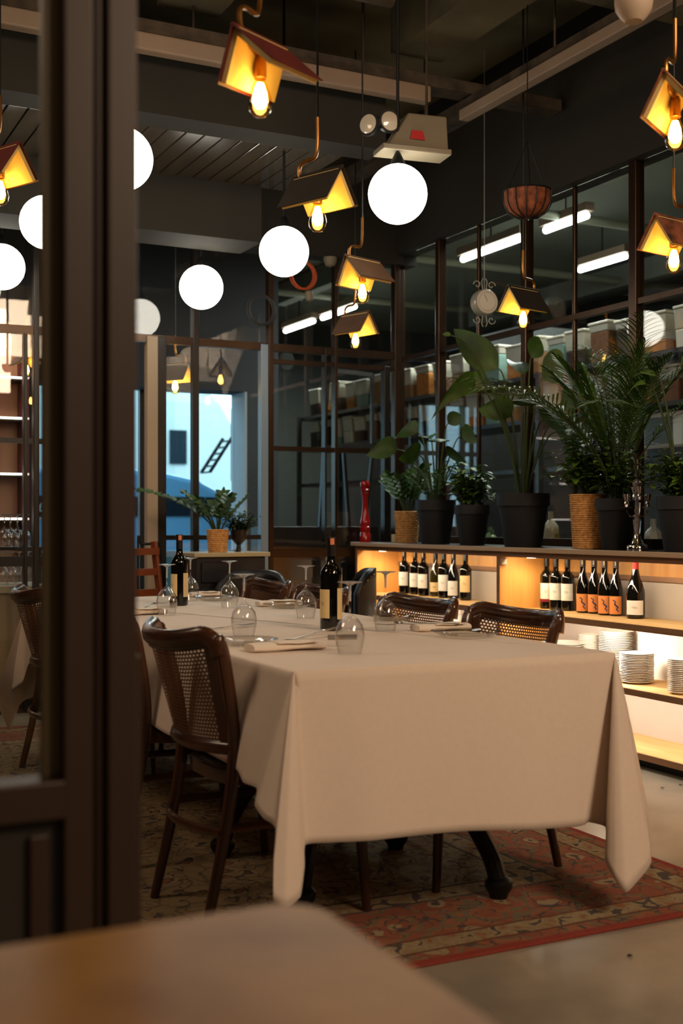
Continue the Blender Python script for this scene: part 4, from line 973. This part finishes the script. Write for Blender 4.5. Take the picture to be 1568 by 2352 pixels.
dl = MB().lathe([(0, .03), (.07, .03), (.075, .02), (.075, -.03), (.07, -.035), (0, -.035)], 36).build('drum', mat('scale_enamel', (160, 160, 150), .3, metal=.3), o, rot=(math.pi/2, 0, 0))
fc = MB().lathe([(0, 0), (.066, 0), (.066, .002), (0, .002)], 36).build('dial', mat('dial_white', (226, 222, 212), .35), o, rot=(math.pi/2, 0, 0), loc=(0, -.0355, 0))
b = MB()
for k in range(40):
    a = 2*math.pi*k/40; b.bar((math.cos(a)*.05, -.039, math.sin(a)*.05), (math.cos(a)*.058, -.039, math.sin(a)*.058), .0015, .001)
b.bar((0, -.040, 0), (-.02, -.040, .04), .002, .001); b.build('scale_marks', BLACK, o, smooth=False)
b = MB()
def scroll(cx_, cz_, s, t):
    return [(cx_+s*(.026-.0035*k/2)*math.cos(k*.55)*1.0, 0, cz_+t*(.026-.0035*k/2)*math.sin(k*.55)) for k in range(12)]
for s in (-1, 1):
    for t in (-1, 1): b.tube(scroll(s*.045, t*.10, s, t), .0028, 5); b.tube([(s*.01, 0, t*.075), (s*.018, 0, t*.12), (s*.008, 0, t*.14)], .0025, 5)
b.tube([(0, 0, .07), (0, 0, CZ-p.z)], .002, 5); b.build('scrollwork', mat('white_iron', (170, 172, 164), .5), o)
def coil(p, R, m, lab_):
    b = MB()
    for k in range(5):
        rr = R*(1+.04*math.sin(k*2)); b.tube([(math.cos(a)*rr+.006*k-.01, .006*math.sin(k*1.7), math.sin(a)*rr*1.05) for a in [2*math.pi*i/28 for i in range(29)]], .004, 6)
    o = b.build('cable_coil', m, loc=tuple(p)); tag(o, lab_, 'cable')
coil((XatY(695, YB-.06), YB-.06, ZatXY(632, XatY(695, YB-.06), YB-.06)), .085, mat('orange_cable', (190, 84, 40), .6), 'orange coiled cable hanging by the back glass behind a globe')
coil((XatY(600, YB-.06), YB-.06, ZatXY(712, XatY(600, YB-.06), YB-.06)), .09, mat('grey_cable', (54, 54, 56), .6), 'dark grey coiled cable hanging on the back glass frame')
tag(MB().lathe([(0, -.04), (.03, -.03), (.045, 0), (.045, .025), (0, .03)], 20).build('wall_speaker', BOXM, loc=(XatY(758, YB-.05), YB-.05, ZatXY(600, XatY(758, YB-.05), YB-.05))), 'small white dome speaker high behind the back glass', 'speaker')
tag(MB().lathe([(0, -.04), (.022, -.03), (.03, 0), (.026, .03), (0, .035)], 20).build('dome_camera', BOXM, loc=(XatY(710, YB-.035), YB-.035, ZatXY(680, XatY(710, YB-.035), YB-.035))), 'tiny dome camera behind the back glass below the orange coil', 'camera')

# ================================================================= BACK CORNER FURNITURE
YS = 6.55; xs0, xs1 = XatY(438, YS), XatY(612, YS); zt = .955
o = empty('side_cabinet', ((xs0+xs1)/2, YS+.1, 0), 0, 'dark panelled side cabinet with pale top by the window', 'cabinet'); w2 = (xs1-xs0)/2
MB().box((-w2, -.16, .93), (w2, .18, zt)).build('top', mat('pale_stone_top', (190, 176, 140), .4), o, smooth=False, bevel=.004)
MB().box((-w2+.02, -.13, 0), (w2-.02, .16, .93)).build('body', mat('dark_cabinet_paint', (30, 30, 34), .35), o, smooth=False, bevel=.006)
MB().box((-w2+.05, -.145, .78), (-w2+.22, -.13, .90)).build('drawer', MATS['dark_cabinet_paint'], o, smooth=False, bevel=.01)
MB().box((-w2+.05, -.145, .1), (-w2+.22, -.13, .75)).build('door', MATS['dark_cabinet_paint'], o, smooth=False, bevel=.01)
X = XatY(497, YS+.08); o = empty('potted_plant', (X, YS+.06, zt), 0, 'glossy-leaved plant in a wicker basket on the side cabinet by the window', 'plant'); pot(o, .067, .135, WICK, True)
zz(o, .115, 10, .27, 21, LEAF, .07, lean=(AL, .95, .46), pitch=.033)
X = XatY(548, YS+.1); o = empty('potted_plant', (X, YS+.1, zt), 0, 'trailing dark green plant beside the window basket plant', 'plant'); MB().lathe([(0, 0), (.03, 0), (.015, .02), (.012, .04), (.03, .06), (.045, .075), (.05, .13), (.045, .13), (0, .12)], 20).build('pot', mat('dark_urn', (36, 24, 24), .3), o)
bush(o, .10, 30, .13, .16, 22, LEAF, .045); 
def round_chair(loc, rz, lab_):
    o = empty('leather_chair', loc, rz, lab_, 'chair'); LB = mat('black_leather', (20, 17, 16), .35)
    MB().grid(lambda i, j: ((.23-.01*j)*math.sin((i-.5)*2.3), -.22*math.cos((i-.5)*2.3)+.02, .46+.40*j*(1-.35*abs(2*i-1)**4)), 20, 8).build('backrest', LB, o, solid=.035)
    MB().lathe([(0, .42), (.2, .42), (.22, .44), (.22, .47), (.19, .49), (0, .49)], 28).build('seat', LB, o)
    for sx in (-1, 1):
        for sy in (-1, 1): MB().tube([(sx*.17, sy*.17, 0), (sx*.15, sy*.15, .43)], [.011, .015], 8).build('leg', WOODD, o)
    b = MB()
    for k in range(17):
        i = k/16; b.lathe([(0, .003), (.004, 0), (0, -.003)], 6, ((.25)*math.sin((i-.5)*2.2), -.245*math.cos((i-.5)*2.2)+.02, .46+.375*(1-.35*abs(2*i-1)**4)))
    b.build('stud_row', BRASS, o)
q = P(560, 1400, 6.55); round_chair((XatY(572, 6.15), 6.15, 0), 2.6, 'black leather tub chair behind the far end of the table, by the side cabinet')
round_chair((XatY(780, 6.35), 6.35, 0), 1.2, 'black leather tub chair near the left end of the wine cabinet')
# tall brown chair and metal barrier near the left of the street door
p = P(331, 1300, 7.0); o = empty('high_chair', (p.x, p.y, 0), .4, 'reddish wooden high chair standing by the back glass, left of the window', 'chair')
RW = mat('reddish_wood', (140, 72, 40), .4, noise=.2, scale=5, stretch=(3, 3, .5))
for s in (-1, 1):
    MB().bar((s*.12, -.12, 0), (s*.09, .02, 1.02), .022, .045).build('rear_leg', RW, o, smooth=False, bevel=.005)
    MB().bar((s*.13, .14, 0), (s*.10, .08, .56), .022, .035).build('front_leg', RW, o, smooth=False, bevel=.005)
MB().box((-.11, -.1, .54), (.11, .13, .565)).build('seat', RW, o, smooth=False, bevel=.005)
for z in (.72, .84, .96): MB().box((-.1, -.02, z-.02), (.1, .0, z+.02)).build('back_slat', RW, o, smooth=False)
p = P(330, 1300, 7.1); o = MB().tube(smoothpath([(-.07, 0, 0), (-.07, 0, .98), (-.05, 0, 1.0), (.05, 0, 1.0), (.07, 0, .98), (.07, 0, 0)], 4), .008, 8).build('metal_barrier', BLACK, loc=(p.x+.04, p.y+.02, 0)); tag(o, 'thin black metal hoop barrier beside the reddish high chair', 'barrier')

# ================================================================= BAR BEYOND THE BACK GLASS, LEFT
o = empty('drinks_display', (0, 8.75, 0), 0, 'tall drinks display with glowing shelf strips beyond the back glass at the left', 'cabinet')
MB().box((.2, .2, 0), (1.84, .24, 2.6)).build('back_panel', mat('rosy_beige_panel', (206, 172, 138), .6, rgb2=(176, 122, 100), scale=2.2, stretch=(1.5, 1, .2)), o, smooth=False)
for k, z in enumerate((2.16, 1.87, 1.47, 1.15)):
    MB().box((.2, -.05, z-.012), (1.86, .2, z)).build('shelf', STEEL, o, smooth=False)
    MB().box((.2, -.06, z), (1.86, -.045, z+.012)).build('light_strip', emis('shelf_strip_glow', (1.0, .86, .78), 6), o, smooth=False)
MB().box((1.83, -.06, 0), (1.86, .24, 2.6)).build('side_panel', mat('wine_red_panel', (84, 26, 34), .5), o, smooth=False)
add_light('display_fill', 'AREA', (1.1, 8.3, 2.55), 16, (1, .78, .62), .8, look((1.1, 8.3, 2.55), (1.2, 8.95, 1.4)), .2)  # added light that brightens the display, no fixture
o = empty('bar_counter', (0, 7.55, 0), 0, 'pale bar counter with upturned glasses behind the back glass at the left', 'counter')
MB().box((-.5, -.12, .70), (1.75, .4, .74)).build('top', mat('pale_counter_top', (190, 172, 142), .5), o, smooth=False)
MB().box((-.5, -.08, 0), (1.75, .36, .70)).build('front', mat('pale_counter_front', (160, 134, 100), .6), o, smooth=False)
MB().box((-.5, .1, .955), (1.75, .3, .975)).build('upper_shelf', STEEL, o, smooth=False)
for x in (-.4, .6, 1.72): MB().box((x-.015, .18, .74), (x+.015, .22, .955)).build('support', STEEL, o, smooth=False)
for row, (z, us) in enumerate(((.9755, (10, 24, 40, 55)), (.7415, (6, 26, 44, 64)))):
    for k, u in enumerate(us):
        y = 7.73 if row == 0 else 7.62; c = copy_tree(gfirst); c.location = (XatY(u, y), y, z)
        tag(c, 'upturned wine glass on the %s of the far left bar, %s from the left' % (('upper shelf', 'counter top')[row], ('first', 'second', 'third', 'fourth')[k]), 'wine glass', 'wine glasses on the far left bar')

# ================================================================= KITCHEN
KX = 5.3
KC = mat('kitchen_ceiling_paint', (128, 132, 122), .8, noise=.08, scale=1.5)
struct(prism('ceiling_kitchen', [(XG+.1, -1), (8.6, -1), (8.6, 13.6), (5.66, 13.6), (XG+.1, 9.7)], 3.62, 3.7, KC), 'grey kitchen ceiling behind the glass')
for i, (x, z) in enumerate(((5.0, 3.5), (7.4, 3.45))):
    tag(B('kitchen_beam', (x, 2, z-.1), (x+.12, 11.5, z+.1), KC), 'grey kitchen ceiling beam, %s' % ('nearer the dining glass' if i == 0 else 'farther from the dining glass'), 'beam')
for i, y in enumerate((7.2, 8.9, 10.8)):
    tag(MB().tube([(XG+.2, y, 3.4), (8.5, y, 3.4)], .035, 10).build('kitchen_pipe', mat('pale_pipe', (150, 152, 132), .5)), 'pale pipe crossing the kitchen ceiling, %s' % ('nearest', 'middle', 'farthest')[i], 'pipe')
tag(B('extractor_duct', (6.1, 8.6, 2.3), (8.5, 9.3, 2.85), mat('dark_grey_duct', (46, 48, 46), .5, metal=.3)), 'dark grey extractor duct across the back of the kitchen', 'duct')
TUBE = emis('fluorescent_tube', (.92, 1.0, .96), 9.0)
def tube_light(X, z, u0, u1, lab_, pw=45):
    y0, y1 = YatX(u0, X), YatX(u1, X)
    o = empty('tube_light', (X, (y0+y1)/2, z), 0, lab_, 'ceiling light', 'kitchen tube lights'); L_ = abs(y1-y0)
    MB().tube([(0, -L_/2, 0), (0, L_/2, 0)], .026, 10).build('tube', TUBE, o); MB().box((-.04, -L_/2-.03, .03), (.04, L_/2+.03, .09)).build('housing', BATTEN, o, smooth=False)
    MB().tube([(0, 0, .09), (0, 0, 3.62-z)], .006, 5).build('hanger', BLACK, o)
    add_light('tube_glow', 'AREA', (X, (y0+y1)/2, z-.04), pw, (.90, 1.0, .95), .06, (0, 0, 0), L_)
tube_light(5.33, 3.30, 1062, 1197, 'fluorescent tube behind the kitchen glass, left of the hanging basket')
tube_light(5.45, 3.34, 1252, 1348, 'fluorescent tube behind the kitchen glass, highest one right of the hanging basket')
tube_light(6.45, 3.30, 1331, 1437, 'fluorescent tube behind the kitchen glass, rightmost and lower one')
tube_light(5.4, 3.25, 740, 815, 'fluorescent tube seen through the back glass, nearer of the far row', 40)
tube_light(5.4, 3.25, 655, 720, 'fluorescent tube seen through the back glass, farthest of the far row', 40)
# shelf rack of tubs
rk = empty('kitchen_rack', (KX, 0, 0), 0, 'long steel rack of tubs and plates behind the kitchen glass', 'shelf')
DKS = mat('rack_steel', (70, 70, 70), .4, metal=.5)
for z in (2.20, 1.88, 1.52): MB().box((-.18, 3.2, z-.03), (.25, 11.2, z)).build('shelf', DKS, rk, smooth=False)
for y in (3.3, 5.0, 7.0, 9.0, 11.1):
    for x in (-.2, .27): MB().box((x-.02, y-.02, 0), (x+.02, y+.02, 2.2)).build('post', DKS, rk, smooth=False)
TUBM = mat('frosted_tub_plastic', (202, 196, 178), .35, trans=.25)
LIDM = mat('white_tub_lid', (188, 182, 164), .4)
fills = [mat('brown_food', (112, 74, 50), .8, noise=.3, scale=30), mat('tan_food', (150, 110, 66), .8, noise=.3, scale=30), mat('dark_food', (54, 38, 32), .8, noise=.3, scale=30), mat('white_food', (206, 200, 186), .8), mat('orange_food', (196, 124, 48), .8, noise=.3, scale=30), mat('teal_food', (110, 140, 130), .6)]
ordw = ['first', 'second', 'third', 'fourth', 'fifth', 'sixth', 'seventh', 'eighth', 'ninth', 'tenth', 'eleventh', 'twelfth', 'thirteenth', 'fourteenth', 'fifteenth', 'sixteenth', 'seventeenth', 'eighteenth', 'nineteenth', 'twentieth', 'twenty-first', 'twenty-second', 'twenty-third', 'twenty-fourth', 'twenty-fifth', 'twenty-sixth', 'twenty-seventh', 'twenty-eighth']
def tub(x, y, z, w_, h_, fm, fill, lab_, grp):
    o = empty('food_tub', (x, y, z), random.uniform(-.06, .06), lab_, 'food tub', grp)
    def fr(b, a0, a1, z0, z1):
        b.add([(-a0, -a0, z0), (a0, -a0, z0), (a0, a0, z0), (-a0, a0, z0), (-a1, -a1, z1), (a1, -a1, z1), (a1, a1, z1), (-a1, a1, z1)], [(0,3,2,1),(4,5,6,7),(0,1,5,4),(1,2,6,5),(2,3,7,6),(3,0,4,7)]); return b
    fr(MB(), w_*.44, w_*.48, h_*fill, h_-.02).build('tub_wall', TUBM, o, smooth=False, bevel=.008)
    fr(MB(), w_*.42, w_*.44, 0, h_*fill).build('contents', fm, o, smooth=False, bevel=.008)
    MB().box((-w_/2, -w_/2, h_-.02), (w_/2, w_/2, h_)).build('lid', LIDM, o, smooth=False, bevel=.006)
for row, (z, grp) in enumerate(((2.20, 'tubs on the top of the kitchen rack'), (1.88, 'tubs on the middle of the kitchen rack'))):
    y = 10.9; k = 0
    while y > 3.5 and k < 28:
        w_ = .21+random.uniform(-.02, .03) if row == 0 else .2; h_ = (.27 if row == 0 else .25)+random.uniform(-.02, .02)
        fm = random.choice(fills)
        tub(KX-.04, y, z, w_, h_, fm, random.choice((.45, .6, .3, .75)), '%s tub of the kitchen rack, %s from the far end' % ('top-row' if row == 0 else 'middle-row', ordw[k]), grp)
        y -= w_+.035+random.uniform(0, .02); k += 1
plate_stack(KX-.02, YatX(1487, KX-.02), 1.52, .10, 14, .013, 'the kitchen rack stack behind the candelabra', 'kitchen rack plates')
plate_stack(KX-.09, YatX(1535, KX-.09), 1.52-.0, .01, 1, .01, 'the kitchen rack crumb dish', 'kitchen rack dish') if False else None
o = empty('microwave', (KX, YatX(1548, KX), 1.52), 0, 'white microwave on the kitchen rack at the right edge', 'appliance')
MB().box((-.15, -.25, .07), (.2, .13, .30)).build('body', mat('white_enamel', (200, 204, 200), .3), o, smooth=False, bevel=.02)
MB().box((-.155, -.15, .10), (-.15, .10, .27)).build('door_window', mat('grey_glass', (90, 100, 100), .15), o, smooth=False)
MB().box((-.13, -.22, 0), (.18, .1, .07)).build('stand', DKS, o, smooth=False)
# kitchen worktop line and dark lower wall
kb = empty('kitchen_counter', (4.75, 0, 0), 0, 'dark steel kitchen counter just behind the glass', 'counter')
MB().box((-.3, 2.4, .86), (.3, 7.0, .9)).build('worktop', mat('brushed_counter', (70, 72, 72), .3, metal=.7), kb, smooth=False)
MB().box((-.28, 2.4, 0), (.28, 7.0, .86)).build('cupboards', BLACK, kb, smooth=False)
tag(B('kitchen_partition', (6.4, 2.4, 0), (6.5, 12, 2.1), mat('dark_tiles', (28, 26, 24), .4, noise=.3, scale=4)), 'dark tiled low wall at the back of the kitchen', 'wall')
# jars and bottles on the kitchen counter
for k, (u, h_, r_, m) in enumerate(((960, .20, .04, 'green_jar'), (1050, .26, .035, 'dark_jar'), (1265, .30, .05, 'pale_jar'), (1280, .16, .05, 'olive_jar'), (1500, .25, .05, 'clear_jar'), (1130, .18, .04, 'green_jar'), (1105, .24, .03, 'dark_jar'))):
    cm = {'green_jar': (110, 130, 90), 'dark_jar': (60, 56, 50), 'pale_jar': (190, 184, 160), 'olive_jar': (130, 124, 70), 'clear_jar': (170, 176, 170)}[m]
    X = 4.55; o = MB().lathe([(0, 0), (r_, 0), (r_, h_*.6), (r_*.9, h_*.7), (r_*.35, h_*.82), (r_*.35, h_), (0, h_)], 20).build('kitchen_bottle', mat(m, cm, .15, coat=.4), loc=(X, YatX(u, X) if YatX(u, X) < 6.9 else 6.8-.2*k, .9))
    tag(o, ['green bottle on the kitchen counter, leftmost', 'dark bottle on the kitchen counter behind the broad-leaved plant', 'tall pale bottle on the kitchen counter behind the large pot', 'squat olive bottle on the kitchen counter by the tall pale one', 'clear bottle on the kitchen counter behind the candelabra', 'green bottle on the kitchen counter behind the tall plant', 'slim dark bottle on the kitchen counter beside a green one'][k], 'bottle')
add_light('kitchen_fill', 'AREA', (4.7, 6.3, 3.45), 35, (.95, 1, .93), 1.2, (0, 0, 0), .1)  # added light that brightens the tub rack, no fixture

# ================================================================= FOREGROUND PARTITION (blurred, left)
YP = 1.6
pt = empty('door_1', (0, YP, 0)); struct(pt, 'dark brown partition door frame with glass pane, close to the camera at left')
def pb(name, u0, u1, z0, z1, y0, y1, m):
    MB().box((XatY(u0, YP), y0, z0), (XatY(u1, YP), y1, z1)).build(name, m, pt, smooth=False, bevel=.003)
pb('jamb', 97, 137, .79, CZ, -.005, .02, PAINTJ)
pb('post', 135, 202, 0, CZ, -.03, .03, PAINTP)
pb('groove', 200, 238, 0, CZ, -.012, .02, mat('shadow_groove_paint', (32, 23, 18), .5))
pb('moulding', 212, 224, 0, CZ, -.02, .0, PAINTP)
pb('post', 236, 303, 0, CZ, -.026, .03, PAINTP)
pb('edge_strip', 300, 318, 0, .95, -.015, .02, PAINTP)
MB().box((-2.9, -.03, .74), (XatY(140, YP), .03, .79)).build('sill', PAINTP, pt, smooth=False, bevel=.003)
MB().box((-2.9, -.012, 0), (XatY(140, YP), .02, .75)).build('lower_panel', mat('grey_brown_panel', (42, 37, 32), .5), pt, smooth=False)
pb('panel_stile', 60, 104, 0, .72, -.022, -.012, PAINTP)
MB().box((-2.9, -.003, .79), (XatY(98, YP), .003, CZ)).build('pane', PANE, pt, smooth=False)

# ================================================================= FOREGROUND TABLE (blurred, bottom)
tx1, ty1 = .515, 1.10
o = empty('cafe_table', (.0, .62, 0), 0, 'blurred tan stone-topped table corner in the foreground', 'table')
def rr(x0, y0, x1, y1, r, n=8):
    pts = []
    for (cx_, cy_, a0) in ((x1-r, y1-r, 0), (x0+r, y1-r, 90), (x0+r, y0+r, 180), (x1-r, y0+r, 270)):
        for k in range(n+1): a = math.radians(a0+90*k/n); pts.append((cx_+r*math.cos(a), cy_+r*math.sin(a)))
    return pts
ol = rr(-.75, -.42, tx1, ty1-.62, .05); b = MB(); n = len(ol)
for z, sc in ((.715, 0), (.72, 1), (.745, 1), (.75, 0)):
    for (x, y) in ol: b.v.append((x*(1 if sc else .995), y*(1 if sc else .99), z))
for r in range(3):
    for i in range(n): b.f.append((r*n+i, r*n+(i+1) % n, (r+1)*n+(i+1) % n, (r+1)*n+i))
b.f.append(tuple(range(n))[::-1]); b.f.append(tuple(range(3*n, 4*n))); b.build('tabletop', MARB, o)
MB().lathe([(0, .0), (.25, 0), (.25, .012), (.05, .03), (.03, .06), (.03, .68), (.12, .715), (0, .715)], 28, (-.1, .0, 0)).build('pedestal', BLACK, o)
# floor crumbs by the cabinet
for k, (u, v, lab_) in enumerate(((1518, 1812, 'dark crumb of leaf on the concrete near the cabinet plinth'), (1560, 1805, 'dark leaf scrap on the concrete at the right edge'), (1442, 2200, 'small brown scrap on the bare concrete in front of the rug'))):
    p = onz(u, v, 0); b = MB(); leaf(b, (0, 0, .004), (1, .3, 0), (0, 0, 1), .022, .012, .1, .4, 4); tag(b.build('leaf_scrap', SOIL, loc=(p.x, p.y, 0), solid=.001), lab_, 'debris')
